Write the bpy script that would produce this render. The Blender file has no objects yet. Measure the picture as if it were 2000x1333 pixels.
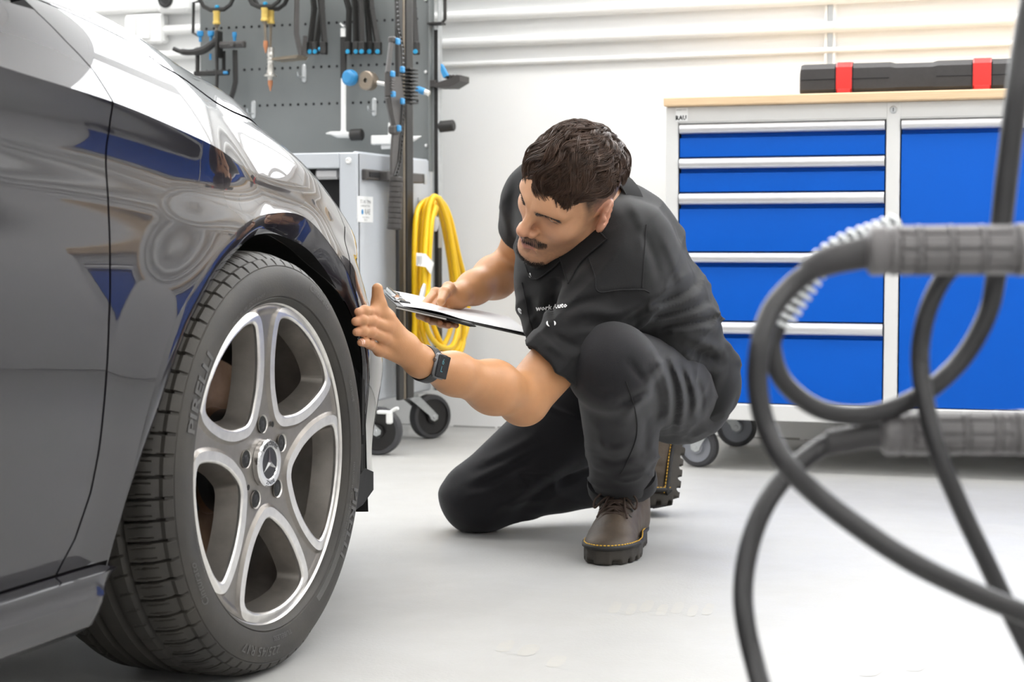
import bpy, bmesh, math, random
import numpy as np
from mathutils import Vector, Matrix, Euler
SC = bpy.context.scene
COL = SC.collection
random.seed(7)
# ------------------------------------------------------------------ camera
F_PX, CXP, CYP, CAM_H = 3400.0, 1000.0, 666.5, 0.6145
YAW, PITCH = math.radians(20), math.atan(191/3400.0)
camd = bpy.data.cameras.new('camera')
camd.sensor_width = 36.0
camd.lens = 36.0*F_PX/2000.0
camd.clip_start = 0.05
camd.dof.use_dof = True
camd.dof.focus_distance = 3.0
camd.dof.aperture_fstop = 8.0
cam = bpy.data.objects.new('camera', camd)
COL.objects.link(cam)
cam.location = (0, 0, CAM_H)
cam.rotation_euler = Euler((math.pi/2-PITCH, 0, YAW), 'XYZ')
SC.camera = cam
# ------------------------------------------------------------------ world, exposure
wd = bpy.data.worlds.new('world'); SC.world = wd; wd.use_nodes = True
wd.node_tree.nodes['Background'].inputs[0].default_value = (0.9, 0.95, 1.0, 1)
wd.node_tree.nodes['Background'].inputs[1].default_value = 0.3
SC.view_settings.view_transform = 'Standard'
SC.view_settings.look = 'None'
SC.view_settings.gamma = 1.0
SC.view_settings.use_curve_mapping = False
SC.view_settings.exposure = 0.32
SC.cycles.max_bounces = 8
SC.cycles.diffuse_bounces = 5
SC.cycles.glossy_bounces = 4
SC.cycles.use_denoising = True
LIGHT_PANEL = 6.0          # radiance of the ceiling light panels
# ------------------------------------------------------------------ maths
cfwd0 = np.array([-math.sin(YAW), math.cos(YAW), 0]); cright = np.array([math.cos(YAW), math.sin(YAW), 0])
cup0 = np.array([0, 0, 1.0])
cfwd = cfwd0*math.cos(PITCH)-cup0*math.sin(PITCH); cup = cup0*math.cos(PITCH)+cfwd0*math.sin(PITCH)
CAMP = np.array([0, 0, CAM_H])
def ray(px, py): return cfwd+cright*(px-CXP)/F_PX-cup*(py-CYP)/F_PX
def P(px, py, d): return CAMP+ray(px, py)*d
def on(px, py, axis, val):
    r = ray(px, py); return CAMP+r*((val-CAMP[axis])/r[axis])
def hermite(x, xs, ys):
    xs = np.asarray(xs, float); ys = np.asarray(ys, float)
    m = np.gradient(ys, xs); x = np.clip(x, xs[0], xs[-1])
    i = np.clip(np.searchsorted(xs, x)-1, 0, len(xs)-2)
    h = xs[i+1]-xs[i]; t = (x-xs[i])/h
    return (2*t**3-3*t**2+1)*ys[i]+(t**3-2*t**2+t)*h*m[i]+(-2*t**3+3*t**2)*ys[i+1]+(t**3-t**2)*h*m[i+1]
def catmull(pts, n=8, closed=False):
    p = np.asarray(pts, float); N = len(p)
    if not closed: p = np.vstack([2*p[0]-p[1], p, 2*p[-1]-p[-2]])
    out = []
    for i in range(N if closed else N-1):
        a, b, c, d = (p[(i-1) % N], p[i], p[(i+1) % N], p[(i+2) % N]) if closed else (p[i], p[i+1], p[i+2], p[i+3])
        for t in np.arange(n)/n:
            out.append(.5*((2*b)+(c-a)*t+(2*a-5*b+4*c-d)*t*t+(3*b-a-3*c+d)*t**3))
    if not closed: out.append(p[-2])
    return np.array(out)
def unit(v):
    v = np.asarray(v, float); return v/(np.linalg.norm(v)+1e-12)
def frame(z, x=None):
    """rotation matrix whose third column is z"""
    z = unit(z); x = np.array([1, 0, 0.]) if x is None else np.asarray(x, float)
    if abs(z@unit(x)) > .98: x = np.array([0, 1., 0])
    x = unit(x-z*(x@z)); return np.stack([x, np.cross(z, x), z], 1)
# ------------------------------------------------------------------ materials
MATS = {}
def mat(name, col, rough=.5, metal=0., coat=0., spec=.5, noise=0., nscale=20., bump=0., bscale=80., emit=0., trans=0., rvar=0., sheen=0., sss=0., col2=None, aniso=None, attr=None, stretch=None, ior=1.5, coatr=.03, alpha=1.):
    m = bpy.data.materials.new(name); m.use_nodes = True; MATS[name] = m
    nt = m.node_tree; N = nt.nodes; L = nt.links; b = N['Principled BSDF']
    col = tuple(col)+(1.,)
    b.inputs['Base Color'].default_value = col; b.inputs['Roughness'].default_value = rough
    b.inputs['Metallic'].default_value = metal; b.inputs['Coat Weight'].default_value = coat; b.inputs['Coat Roughness'].default_value = coatr
    b.inputs['Specular IOR Level'].default_value = spec; b.inputs['Transmission Weight'].default_value = trans; b.inputs['IOR'].default_value = ior
    b.inputs['Alpha'].default_value = alpha
    if sheen: b.inputs['Sheen Weight'].default_value = sheen; b.inputs['Sheen Roughness'].default_value = .5
    if sss:
        b.inputs['Subsurface Weight'].default_value = sss; b.inputs['Subsurface Radius'].default_value = (1, .35, .2); b.inputs['Subsurface Scale'].default_value = .006
    if emit: b.inputs['Emission Color'].default_value = col; b.inputs['Emission Strength'].default_value = emit
    tc = None
    def coords():
        nonlocal tc
        if tc is None:
            tc = N.new('ShaderNodeTexCoord')
        if stretch:
            mp = N.new('ShaderNodeMapping'); mp.inputs['Scale'].default_value = stretch
            L.new(tc.outputs['Object'], mp.inputs[0]); return mp.outputs[0]
        return tc.outputs['Object']
    src = None
    if attr:
        a = N.new('ShaderNodeAttribute'); a.attribute_name = attr; src = a.outputs['Color']
        L.new(src, b.inputs['Base Color'])
    if noise:
        t = N.new('ShaderNodeTexNoise'); t.inputs['Scale'].default_value = nscale; t.inputs['Detail'].default_value = 6; t.inputs['Roughness'].default_value = .6
        L.new(coords(), t.inputs['Vector'])
        r = N.new('ShaderNodeMapRange'); r.inputs[1].default_value = .3; r.inputs[2].default_value = .7
        r.inputs[3].default_value = 0; r.inputs[4].default_value = 1; L.new(t.outputs[0], r.inputs[0])
        mx = N.new('ShaderNodeMix'); mx.data_type = 'RGBA'
        L.new(r.outputs[0], mx.inputs[0])
        c2 = col2 if col2 else tuple(c*(1-noise) for c in col[:3])
        if src is None: mx.inputs[6].default_value = col; mx.inputs[7].default_value = tuple(c2)+(1.,)
        else:
            mu = N.new('ShaderNodeMix'); mu.data_type = 'RGBA'; mu.blend_type = 'MULTIPLY'; mu.inputs[0].default_value = 1
            L.new(src, mu.inputs[6]); mu.inputs[7].default_value = (1-noise, 1-noise, 1-noise, 1)
            L.new(src, mx.inputs[6]); L.new(mu.outputs[2], mx.inputs[7])
        L.new(mx.outputs[2], b.inputs['Base Color'])
        if rvar:
            r2 = N.new('ShaderNodeMapRange'); r2.inputs[1].default_value = .3; r2.inputs[2].default_value = .7; r2.inputs[3].default_value = rough-rvar; r2.inputs[4].default_value = rough+rvar
            L.new(t.outputs[0], r2.inputs[0]); L.new(r2.outputs[0], b.inputs['Roughness'])
    if bump:
        t = N.new('ShaderNodeTexNoise'); t.inputs['Scale'].default_value = bscale; t.inputs['Detail'].default_value = 4
        L.new(coords(), t.inputs['Vector'])
        bp = N.new('ShaderNodeBump'); bp.inputs['Strength'].default_value = bump; bp.inputs['Distance'].default_value = .002
        L.new(t.outputs[0], bp.inputs['Height']); L.new(bp.outputs[0], b.inputs['Normal'])
    return m
# ------------------------------------------------------------------ mesh builder
class MB:
    def __init__(s): s.v = []; s.f = []; s.m = []; s.n = 0; s.mi = 0; s.flat = []; s.isflat = False
    def add(s, v, f, M=None, mi=None):
        v = np.asarray(v, float).reshape(-1, 3)
        if M is not None: v = v@np.asarray(M[0]).T+np.asarray(M[1])
        s.v.append(v); o = s.n; s.n += len(v)
        for q in f: s.f.append(tuple(int(i)+o for i in q))
        s.m += [s.mi if mi is None else mi]*len(f); s.flat += [s.isflat]*len(f)
        return s
    def box(s, lo, hi, bev=.002, M=None, mi=None):
        lo, hi = np.minimum(lo, hi).astype(float), np.maximum(lo, hi).astype(float)
        b = min(bev, *(0.45*(hi-lo))); v = []; idx = {}
        for sx in (0, 1):
            for sy in (0, 1):
                for sz in (0, 1):
                    c = np.array([hi[0] if sx else lo[0], hi[1] if sy else lo[1], hi[2] if sz else lo[2]])
                    sg = np.array([1 if sx else -1, 1 if sy else -1, 1 if sz else -1])
                    for a in range(3):
                        p = c-sg*b; p[a] = c[a]; idx[(sx, sy, sz, a)] = len(v); v.append(p)
        f = []
        def I(c, a): return idx[(c[0], c[1], c[2], a)]
        for a in range(3):
            b1, b2 = (a+1) % 3, (a+2) % 3
            for sa in (0, 1):
                q = []
                for (p, r) in ((0, 0), (1, 0), (1, 1), (0, 1)):
                    c = [0, 0, 0]; c[a] = sa; c[b1] = p; c[b2] = r; q.append(I(c, a))
                f.append(q if sa else q[::-1])
            for p in (0, 1):
                for r in (0, 1):
                    c0 = [0, 0, 0]; c0[b1] = p; c0[b2] = r; c1 = list(c0); c1[a] = 1
                    q = [I(c0, b1), I(c1, b1), I(c1, b2), I(c0, b2)]
                    f.append(q if (p ^ r) else q[::-1])
        for sx in (0, 1):
            for sy in (0, 1):
                for sz in (0, 1):
                    q = [idx[(sx, sy, sz, a)] for a in range(3)]
                    f.append(q)
        v = np.array(v); c = v.mean(0)
        f = [q if np.cross(v[q[1]]-v[q[0]], v[q[2]]-v[q[1]])@(v[q].mean(0)-c) > 0 else q[::-1] for q in f]
        return s.add(v, f, M, mi)
    def tube(s, path, r, n=12, closed=False, caps=True, up=None, M=None, mi=None, sx=1., ell=None):
        p = np.asarray(path, float); N = len(p); r = np.broadcast_to(np.asarray(r, float), (N,))
        tg = np.gradient(p, axis=0)
        if closed: tg = np.roll(p, -1, 0)-np.roll(p, 1, 0)
        tg = np.array([unit(t) for t in tg])
        u = np.array(up, float) if up is not None else (np.array([0, 0, 1.]) if abs(tg[0][2]) < .9 else np.array([1., 0, 0]))
        v = []; a = np.arange(n)*2*math.pi/n
        for i in range(N):
            u = unit(u-tg[i]*(u@tg[i])); w = np.cross(tg[i], u)
            ex = 1. if ell is None else ell
            v.append(p[i]+r[i]*(np.outer(np.cos(a), u)+np.outer(np.sin(a)*ex, w)))
        v = np.vstack(v); f = []
        for i in range(N if closed else N-1):
            j = (i+1) % N
            for k in range(n):
                l = (k+1) % n; f.append((i*n+k, i*n+l, j*n+l, j*n+k))
        if caps and not closed: f.append(tuple(range(n))[::-1]); f.append(tuple((N-1)*n+k for k in range(n)))
        return s.add(v, f, M, mi)
    def cyl(s, a, b, r, r2=None, n=16, M=None, mi=None, bev=0.):
        a = np.asarray(a, float); b = np.asarray(b, float); r2 = r if r2 is None else r2; L = np.linalg.norm(b-a)
        if bev:
            e = min(bev, L*.4, r*.5); d = unit(b-a)
            return s.tube([a, a+d*1e-5, a+d*e, b-d*e, b-d*1e-5, b], [r-e, r-e, r, r2, r2-e, r2-e], n, M=M, mi=mi)
        return s.tube([a, b], [r, r2], n, M=M, mi=mi)
    def lathe(s, prof, c=(0, 0, 0), axis=(0, 0, 1), n=32, M=None, mi=None, caps=False, a0=0., a1=2*math.pi):
        R = frame(axis); prof = np.asarray(prof, float); full = abs(a1-a0-2*math.pi) < 1e-6
        a = np.linspace(a0, a1, n, endpoint=not full); v = []
        for r, z in prof: v.append(np.stack([r*np.cos(a), r*np.sin(a), np.full(n, z)], 1))
        v = np.vstack(v)@R.T+np.asarray(c, float); f = []
        for i in range(len(prof)-1):
            for k in range(n if full else n-1):
                l = (k+1) % n; f.append((i*n+k, i*n+l, (i+1)*n+l, (i+1)*n+k))
        if caps: f.append(tuple(range(n))[::-1]); f.append(tuple((len(prof)-1)*n+k for k in range(n)))
        return s.add(v, f, M, mi)
    def prism(s, poly, z0, z1, M=None, mi=None):
        """extrude a 2D outline (counter-clockwise) from z0 to z1"""
        p = np.asarray(poly, float); n = len(p)
        v = np.vstack([np.c_[p, np.full(n, z0)], np.c_[p, np.full(n, z1)]])
        f = [tuple(range(n))[::-1], tuple(range(n, 2*n))]+[(i, (i+1) % n, n+(i+1) % n, n+i) for i in range(n)]
        return s.add(v, f, M, mi)
    def sphere(s, c, r, n=16, m=10, M=None, mi=None):
        r = np.broadcast_to(np.asarray(r, float), (3,)); v = [[0, 0, 1.]]
        for i in range(1, m):
            t = math.pi*i/m
            for k in range(n): a = 2*math.pi*k/n; v.append([math.sin(t)*math.cos(a), math.sin(t)*math.sin(a), math.cos(t)])
        v.append([0, 0, -1.]); f = []
        for k in range(n): f.append((0, 1+k, 1+(k+1) % n))
        for i in range(m-2):
            for k in range(n): l = (k+1) % n; a = 1+i*n; b = a+n; f.append((a+k, b+k, b+l, a+l))
        e = len(v)-1
        for k in range(n): f.append((e, e-n+(k+1) % n, e-n+k))
        return s.add(np.array(v)*r+np.asarray(c, float), f, M, mi)
    def grid(s, V, closed_u=False, closed_v=False, M=None, mi=None, flip=False):
        V = np.asarray(V, float); a, b = V.shape[:2]; f = []
        for i in range(a if closed_u else a-1):
            for j in range(b if closed_v else b-1):
                q = (i*b+j, ((i+1) % a)*b+j, ((i+1) % a)*b+(j+1) % b, i*b+(j+1) % b); f.append(q[::-1] if flip else q)
        return s.add(V.reshape(-1, 3), f, M, mi)
    def mesh(s, name, mats, smooth=35.):
        me = bpy.data.meshes.new(name)
        v = np.vstack(s.v) if s.v else np.zeros((0, 3))
        me.from_pydata(v.tolist(), [], s.f)
        for m in (mats if isinstance(mats, (list, tuple)) else [mats]): me.materials.append(MATS[m] if isinstance(m, str) else m)
        if any(s.m): me.polygons.foreach_set('material_index', s.m)
        if smooth:
            me.polygons.foreach_set('use_smooth', [not x for x in s.flat] if any(s.flat) else [True]*len(me.polygons))
            me.set_sharp_from_angle(angle=math.radians(smooth))
        me.update(); return me
def link(name, me, parent=None):
    o = bpy.data.objects.new(name, me); COL.objects.link(o)
    if parent is not None: o.parent = parent
    return o
def tag(o, label=None, cat=None, group=None, kind=None):
    if label: o['label'] = label
    if cat: o['category'] = cat
    if group: o['group'] = group
    if kind: o['kind'] = kind
    return o
def obj(name, mb, mats, parent=None, smooth=35., label=None, cat=None, group=None, kind=None):
    o = link(name, mb.mesh(name, mats, smooth), parent); return tag(o, label, cat, group, kind)
def thing(name, label, cat, loc=(0, 0, 0), rotz=0., group=None):
    o = bpy.data.objects.new(name, None); COL.objects.link(o); o.location = loc; o.rotation_euler = (0, 0, rotz)
    o.empty_display_size = .05
    return tag(o, label, cat, group)
def part(name, mb, mats, parent, smooth=35., label=None, kind=None):
    """a part given in world coordinates under a thing that stands somewhere else"""
    o = obj(name, mb, mats, parent, smooth, label, None, None, kind)
    bpy.context.view_layer.update() if False else None
    return o
def local(t):
    """world -> local transform (R,t) for MB.add of a thing placed by location and rotz"""
    l = np.array(t.location); a = t.rotation_euler[2]; c, s_ = math.cos(a), math.sin(a)
    R = np.array([[c, s_, 0], [-s_, c, 0], [0, 0, 1.]]); return (R, -R@l)
class WMB(MB):
    """builder fed with world points, stored in the local frame of a thing"""
    def __init__(s, t): super().__init__(); s.t = local(t)
    def add(s, v, f, M=None, mi=None):
        v = np.asarray(v, float).reshape(-1, 3)
        if M is not None: v = v@np.asarray(M[0]).T+np.asarray(M[1])
        return super().add(v@s.t[0].T+s.t[1], f, None, mi)
def dup(root, name=None, label=None, loc=None, rotz=None):
    def cp(o, par):
        c = o.copy(); COL.objects.link(c)
        if par is not None: c.parent = par
        for ch in o.children: cp(ch, c)
        return c
    r = cp(root, None)
    if label: r['label'] = label
    if loc is not None: r.location = loc
    if rotz is not None: r.rotation_euler = (0, 0, rotz)
    return r
def text_mesh(txt, size=1., extrude=0., res=2, shear=0., bold=0.):
    c = bpy.data.curves.new('lettering', 'FONT'); c.body = txt; c.size = size; c.extrude = extrude; c.resolution_u = res; c.shear = shear; c.offset = bold
    c.align_x = 'CENTER'; c.align_y = 'CENTER'
    o = bpy.data.objects.new('lettering', c); COL.objects.link(o)
    dg = bpy.context.evaluated_depsgraph_get(); me = bpy.data.meshes.new_from_object(o.evaluated_get(dg))
    v = np.array([x.co[:] for x in me.vertices]); f = [tuple(p.vertices) for p in me.polygons]
    COL.objects.unlink(o); bpy.data.objects.remove(o); bpy.data.curves.remove(c); bpy.data.meshes.remove(me)
    return v, f
# ------------------------------------------------------------------ clip a triangle mesh by a scalar field
def grid_tris(a, b):
    i, j = np.meshgrid(np.arange(a-1), np.arange(b-1), indexing='ij'); q = (i*b+j).ravel()
    return np.vstack([np.c_[q, q+b, q+b+1], np.c_[q, q+b+1, q+1]])
def clip(V, T, fld):
    """keep fld>0. V: (n,k) vertex attributes, T: (m,3)"""
    fld = np.where(np.abs(fld) < 1e-9, 1e-9, fld); ins = fld > 0
    k = ins[T].sum(1); keep = T[k == 3]; cache = {}; newv = []; out = []
    n0 = len(V)
    def cut(a, b):
        key = (a, b) if a < b else (b, a)
        if key not in cache:
            t = fld[a]/(fld[a]-fld[b]); cache[key] = n0+len(newv); newv.append(V[a]+(V[b]-V[a])*t)
        return cache[key]
    for tri in T[(k == 1) | (k == 2)]:
        poly = []
        for i in range(3):
            a, b = int(tri[i]), int(tri[(i+1) % 3])
            if ins[a]: poly.append(a)
            if ins[a] != ins[b]: poly.append(cut(a, b))
        for i in range(1, len(poly)-1): out.append((poly[0], poly[i], poly[i+1]))
    V2 = np.vstack([V, np.array(newv).reshape(-1, V.shape[1])]) if newv else V
    T2 = np.vstack([keep, np.array(out, int).reshape(-1, 3)]) if out else keep
    u, inv = np.unique(T2, return_inverse=True)
    return V2[u], inv.reshape(-1, 3)
def boundary(T):
    e = np.vstack([T[:, [0, 1]], T[:, [1, 2]], T[:, [2, 0]]]); s = np.sort(e, 1)
    key = s[:, 0].astype(np.int64)*(T.max()+1)+s[:, 1]; u, idx, cnt = np.unique(key, return_index=True, return_counts=True)
    return e[idx[cnt == 1]]
def seg_dist(p, poly, closed=True):
    """signed distance to a polygon (negative inside) or unsigned to a polyline"""
    poly = np.asarray(poly, float); a = poly if closed else poly[:-1]; b = np.roll(poly, -1, 0) if closed else poly[1:]
    d = np.full(len(p), 1e9); ins = np.zeros(len(p), bool)
    for A, B in zip(a, b):
        ab = B-A; t = np.clip(((p-A)@ab)/(ab@ab+1e-12), 0, 1); d = np.minimum(d, np.hypot(*(p-A-t[:, None]*ab).T))
        if closed:
            c = (A[1] > p[:, 1]) != (B[1] > p[:, 1])
            with np.errstate(divide='ignore', invalid='ignore'): ins ^= c & (p[:, 0] < (B[0]-A[0])*(p[:, 1]-A[1])/(B[1]-A[1]+1e-30)+A[0])
    return np.where(ins, -d, d) if closed else d
# ------------------------------------------------------------------ signed distance modelling and surface nets
def sd_cap(p, a, b, r1, r2=None):
    a = np.asarray(a, float); b = np.asarray(b, float); r2 = r1 if r2 is None else r2; ab = b-a
    t = np.clip(((p-a)@ab)/(ab@ab), 0, 1); q = p-a-t[:, None]*ab
    return np.sqrt((q*q).sum(1))-(r1+(r2-r1)*t)
def sd_ell(p, c, r, R=None):
    q = p-np.asarray(c, float)
    if R is not None: q = q@R
    r = np.asarray(r, float); k0 = np.sqrt(((q/r)**2).sum(1)); k1 = np.sqrt(((q/(r*r))**2).sum(1))+1e-9
    return k0*(k0-1)/k1
def sd_box(p, c, h, r=0., R=None):
    q = p-np.asarray(c, float)
    if R is not None: q = q@R
    q = np.abs(q)-(np.asarray(h, float)-r)
    return np.sqrt((np.maximum(q, 0)**2).sum(1))+np.minimum(q.max(1), 0)-r
def smin(a, b, k):
    h = np.maximum(k-np.abs(a-b), 0)/k; return np.minimum(a, b)-h*h*k*.25
def smax(a, b, k): return -smin(-a, -b, k)
def nets(sdf, lo, hi, h, coarse=8, slack=1.7):
    """sparse naive surface nets of sdf inside the box lo..hi with cell size h"""
    lo = np.asarray(lo, float); hi = np.asarray(hi, float); n = np.ceil((hi-lo)/h).astype(int)+1
    H = h*coarse; nb = np.ceil(n/coarse).astype(int)
    g = np.stack(np.meshgrid(*[np.arange(k) for k in nb], indexing='ij'), -1).reshape(-1, 3)
    d = sdf(lo+(g+.5)*H); g = g[np.abs(d) < H*.87*slack]
    sub = np.stack(np.meshgrid(*[np.arange(coarse)]*3, indexing='ij'), -1).reshape(-1, 3)
    S = np.array([1 << 40, 1 << 20, 1], dtype=np.int64)
    cells = (g[:, None, :]*coarse+sub[None]).reshape(-1, 3)
    # second filter at the cell centre of 2x2x2 groups would only save time; evaluate corners once
    corner = np.stack(np.meshgrid([0, 1], [0, 1], [0, 1], indexing='ij'), -1).reshape(-1, 3)
    ck = np.unique((cells[:, None, :]+corner[None]).reshape(-1, 3)@S)
    cc = np.stack([ck >> 40, (ck >> 20) & 0xfffff, ck & 0xfffff], 1)
    val = np.concatenate([sdf(lo+c*h) for c in np.array_split(cc, max(1, len(cc)//400000))])
    ids = np.searchsorted(ck, (cells@S)[:, None]+(corner@S)[None]); cv = val[ids]
    sgn = cv < 0; act = sgn.any(1) & ~sgn.all(1)
    cells = cells[act]; cv = cv[act]; key = cells@S; o = np.argsort(key); cells, cv, key = cells[o], cv[o], key[o]
    E = [(0, 4), (1, 5), (2, 6), (3, 7), (0, 2), (1, 3), (4, 6), (5, 7), (0, 1), (2, 3), (4, 5), (6, 7)]
    acc = np.zeros((len(cells), 3)); cnt = np.zeros(len(cells))
    for a, b in E:
        va, vb = cv[:, a], cv[:, b]; m = (va < 0) != (vb < 0); t = np.where(m, va/np.where(m, va-vb, 1), 0)
        acc += (m[:, None])*(corner[a]+t[:, None]*(corner[b]-corner[a])); cnt += m
    V = lo+(cells+acc/cnt[:, None])*h
    quads = []
    ax = [(0, 1, 2), (1, 2, 0), (2, 0, 1)]
    for a, b, c in ax:
        hi_c = {0: 4, 1: 2, 2: 1}[a]
        m = (cv[:, 0] < 0) != (cv[:, hi_c] < 0); base = cells[m]; neg = cv[m, 0] < 0
        eb = np.zeros(3, int); eb[b] = 1; ec = np.zeros(3, int); ec[c] = 1
        q = np.stack([(base-eb-ec)@S, (base-ec)@S, base@S, (base-eb)@S], 1)
        j = np.searchsorted(key, q); j = np.minimum(j, len(key)-1); ok = (key[j] == q).all(1)
        j = j[ok]; ng = neg[ok]; quads.append(np.where(ng[:, None], j, j[:, ::-1]))
    Q = np.vstack(quads)
    return V, Q
def project(V, sdf, it=1, e=1e-4):
    for _ in range(it):
        d = sdf(V); G = np.stack([sdf(V+np.eye(3)[i]*e)-d for i in range(3)], 1)/e
        g2 = (G*G).sum(1)+1e-6; V = V-G*(d/np.maximum(g2, .25))[:, None]
    return V
def sdf_obj(name, sdf, lo, hi, h, mats, parent=None, colour=None, coarse=8, slack=1.7, label=None, keep=None, matf=None, t=None):
    V, Q = nets(sdf, lo, hi, h, coarse, slack)
    if keep is not None:
        k = keep(V); m = k[Q].all(1); Q = Q[m]; u, inv = np.unique(Q, return_inverse=True); V = V[u]; Q = inv.reshape(-1, 4)
    C = colour(V) if colour is not None else None
    mi = matf(V[Q].mean(1)) if matf is not None else None
    W = V
    if t is not None: R, tt = local(t); W = V@R.T+tt
    me = bpy.data.meshes.new(name); me.vertices.add(len(W)); me.vertices.foreach_set('co', W.ravel())
    me.loops.add(Q.size); me.loops.foreach_set('vertex_index', Q.ravel().astype(np.int32))
    me.polygons.add(len(Q)); me.polygons.foreach_set('loop_start', (np.arange(len(Q))*4).astype(np.int32))
    me.update(calc_edges=True); me.validate()
    me.polygons.foreach_set('use_smooth', [True]*len(me.polygons))
    for m in (mats if isinstance(mats, (list, tuple)) else [mats]): me.materials.append(MATS[m])
    if mi is not None and len(mi) == len(me.polygons): me.polygons.foreach_set('material_index', mi.astype(np.int32))
    if C is not None:
        at = me.color_attributes.new('Col', 'FLOAT_COLOR', 'POINT')
        at.data.foreach_set('color', np.c_[C, np.ones(len(C))].astype(np.float32).ravel())
    o = link(name, me, parent)
    if label: o['label'] = label
    return o
def vnoise(p, s, seed=0):
    """smooth value noise in numpy, -1..1"""
    q = p*s+seed*17.31; i = np.floor(q).astype(np.int64); f = q-i; f = f*f*(3-2*f); out = 0
    def hsh(a):
        n = (a[:, 0]*73856093) ^ (a[:, 1]*19349663) ^ (a[:, 2]*83492791) ^ (seed*961748927)
        n = (n ^ (n >> 13))*1274126177 & 0x7fffffff; return (n % 100003)/50001.5-1
    for dx in (0, 1):
        for dy in (0, 1):
            for dz in (0, 1):
                w = (f[:, 0] if dx else 1-f[:, 0])*(f[:, 1] if dy else 1-f[:, 1])*(f[:, 2] if dz else 1-f[:, 2])
                out = out+w*hsh(i+np.array([dx, dy, dz]))
    return out

def strands(name, paths, rad, m, parent, n=3, t=None, kind='stuff'):
    """paths (S,k,3) world points, rad (S,k): one mesh of thin tapered strands"""
    Pp = np.asarray(paths, float); S_n, K = Pp.shape[:2]; tg = np.gradient(Pp, axis=1); tg /= np.linalg.norm(tg, axis=2)[..., None]+1e-12
    ref = np.array([.3, .5, .81]); u = np.cross(tg, ref); u /= np.linalg.norm(u, axis=2)[..., None]+1e-12; w = np.cross(tg, u); a = np.arange(n)*2*math.pi/n
    V = Pp[:, :, None, :]+rad[:, :, None, None]*(np.cos(a)[None, None, :, None]*u[:, :, None, :]+np.sin(a)[None, None, :, None]*w[:, :, None, :])
    V = V.reshape(-1, 3)
    if t is not None: R, tt = local(t); V = V@R.T+tt
    i, k, j = np.meshgrid(np.arange(S_n), np.arange(K-1), np.arange(n), indexing='ij'); b0 = (i*K+k)*n; jn = (j+1) % n
    Q = np.stack([b0+j, b0+jn, b0+n+jn, b0+n+j], -1).reshape(-1, 4)
    me = bpy.data.meshes.new(name); me.vertices.add(len(V)); me.vertices.foreach_set('co', V.ravel()); me.loops.add(Q.size); me.loops.foreach_set('vertex_index', Q.ravel().astype(np.int32))
    me.polygons.add(len(Q)); me.polygons.foreach_set('loop_start', (np.arange(len(Q))*4).astype(np.int32)); me.update(calc_edges=True); me.polygons.foreach_set('use_smooth', [True]*len(Q)); me.materials.append(MATS[m])
    return tag(link(name, me, parent), kind=kind)
# ================================================================== room
mat('wall_white', (.86, .86, .855), rough=.6, noise=.02, nscale=3, bump=.06, bscale=40)
mat('ceiling_white', (.85, .85, .85), rough=.8)
mat('floor_paint', (.455, .455, .446), rough=.47, noise=.10, nscale=3.2, col2=(.415, .412, .398), bump=.25, bscale=160, rvar=.08)
mat('floor_mark', (.475, .462, .425), rough=.5, noise=.10, nscale=60, col2=(.445, .44, .425))
mat('light_panel', (1., .985, .96), emit=LIGHT_PANEL)
mat('panel_frame', (.7, .7, .7), rough=.4)
mat('white_plastic', (.82, .82, .81), rough=.4)
mat('zinc', (.62, .64, .65), rough=.35, metal=.85, noise=.15, nscale=40)
RX0, RX1, RY0, RY1, RZ = -6.0, 3.2, -3.6, 5.403, 3.3
def slab(name, lo, hi, m):
    b = MB(); b.box(lo, hi, .001); return obj(name, b, m, kind='structure')
slab('floor', (RX0-.1, RY0-.1, -.1), (RX1+.1, RY1+.1, 0), 'floor_paint')
slab('ceiling', (RX0-.1, RY0-.1, RZ), (RX1+.1, RY1+.1, RZ+.1), 'ceiling_white')
slab('wall_back', (RX0-.1, RY1, 0), (RX1+.1, RY1+.1, RZ), 'wall_white')
slab('wall_front', (RX0-.1, RY0-.1, 0), (RX1+.1, RY0, RZ), 'wall_white')
slab('wall_left', (RX0-.1, RY0, 0), (RX0, RY1, RZ), 'wall_white')
slab('wall_right', (RX1, RY0, 0), (RX1+.1, RY1, RZ), 'wall_white')
# ragged joint where the back wall meets the floor
b = MB(); rnd = random.Random(3); x = RX0
while x < RX1:
    L_ = rnd.uniform(.05, .16); b.box((x, RY1-.004, 0), (x+L_, RY1+.001, rnd.uniform(.002, .008)), .001); x += L_+rnd.uniform(.0, .02)
mat('joint_grey', (.35, .35, .34), rough=.9)
obj('trim_1', b, 'joint_grey', kind='structure')
# pale rubbed paint streaks on the floor, thin films of worn paint
floor_o = bpy.data.objects['floor']
for k, (px, py, w) in enumerate([(1200, 1186, 24), (1232, 1190, 20), (1262, 1184, 26), (1292, 1192, 22), (1322, 1187, 24), (1352, 1193, 20), (1382, 1190, 22), (985, 1262, 34), (1030, 1270, 40), (1085, 1292, 36), (1700, 1310, 46), (1790, 1300, 40)]):
    b = MB(); q = [on(px+dx, py+dy, 2, .0004) for dx, dy in ((-w*.5, 9), (-w*.1, -9), (w*.6, -8), (w*.25, 10))]; q2 = catmull(np.array(q), 4, closed=True); q2[:, 2] = .0004; b.add(np.vstack([q2, q2-[0, 0, .0008]]), [tuple(range(len(q2)))[::-1], tuple(range(len(q2), 2*len(q2)))]); obj('paint_streak', b, 'floor_mark', floor_o)
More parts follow.
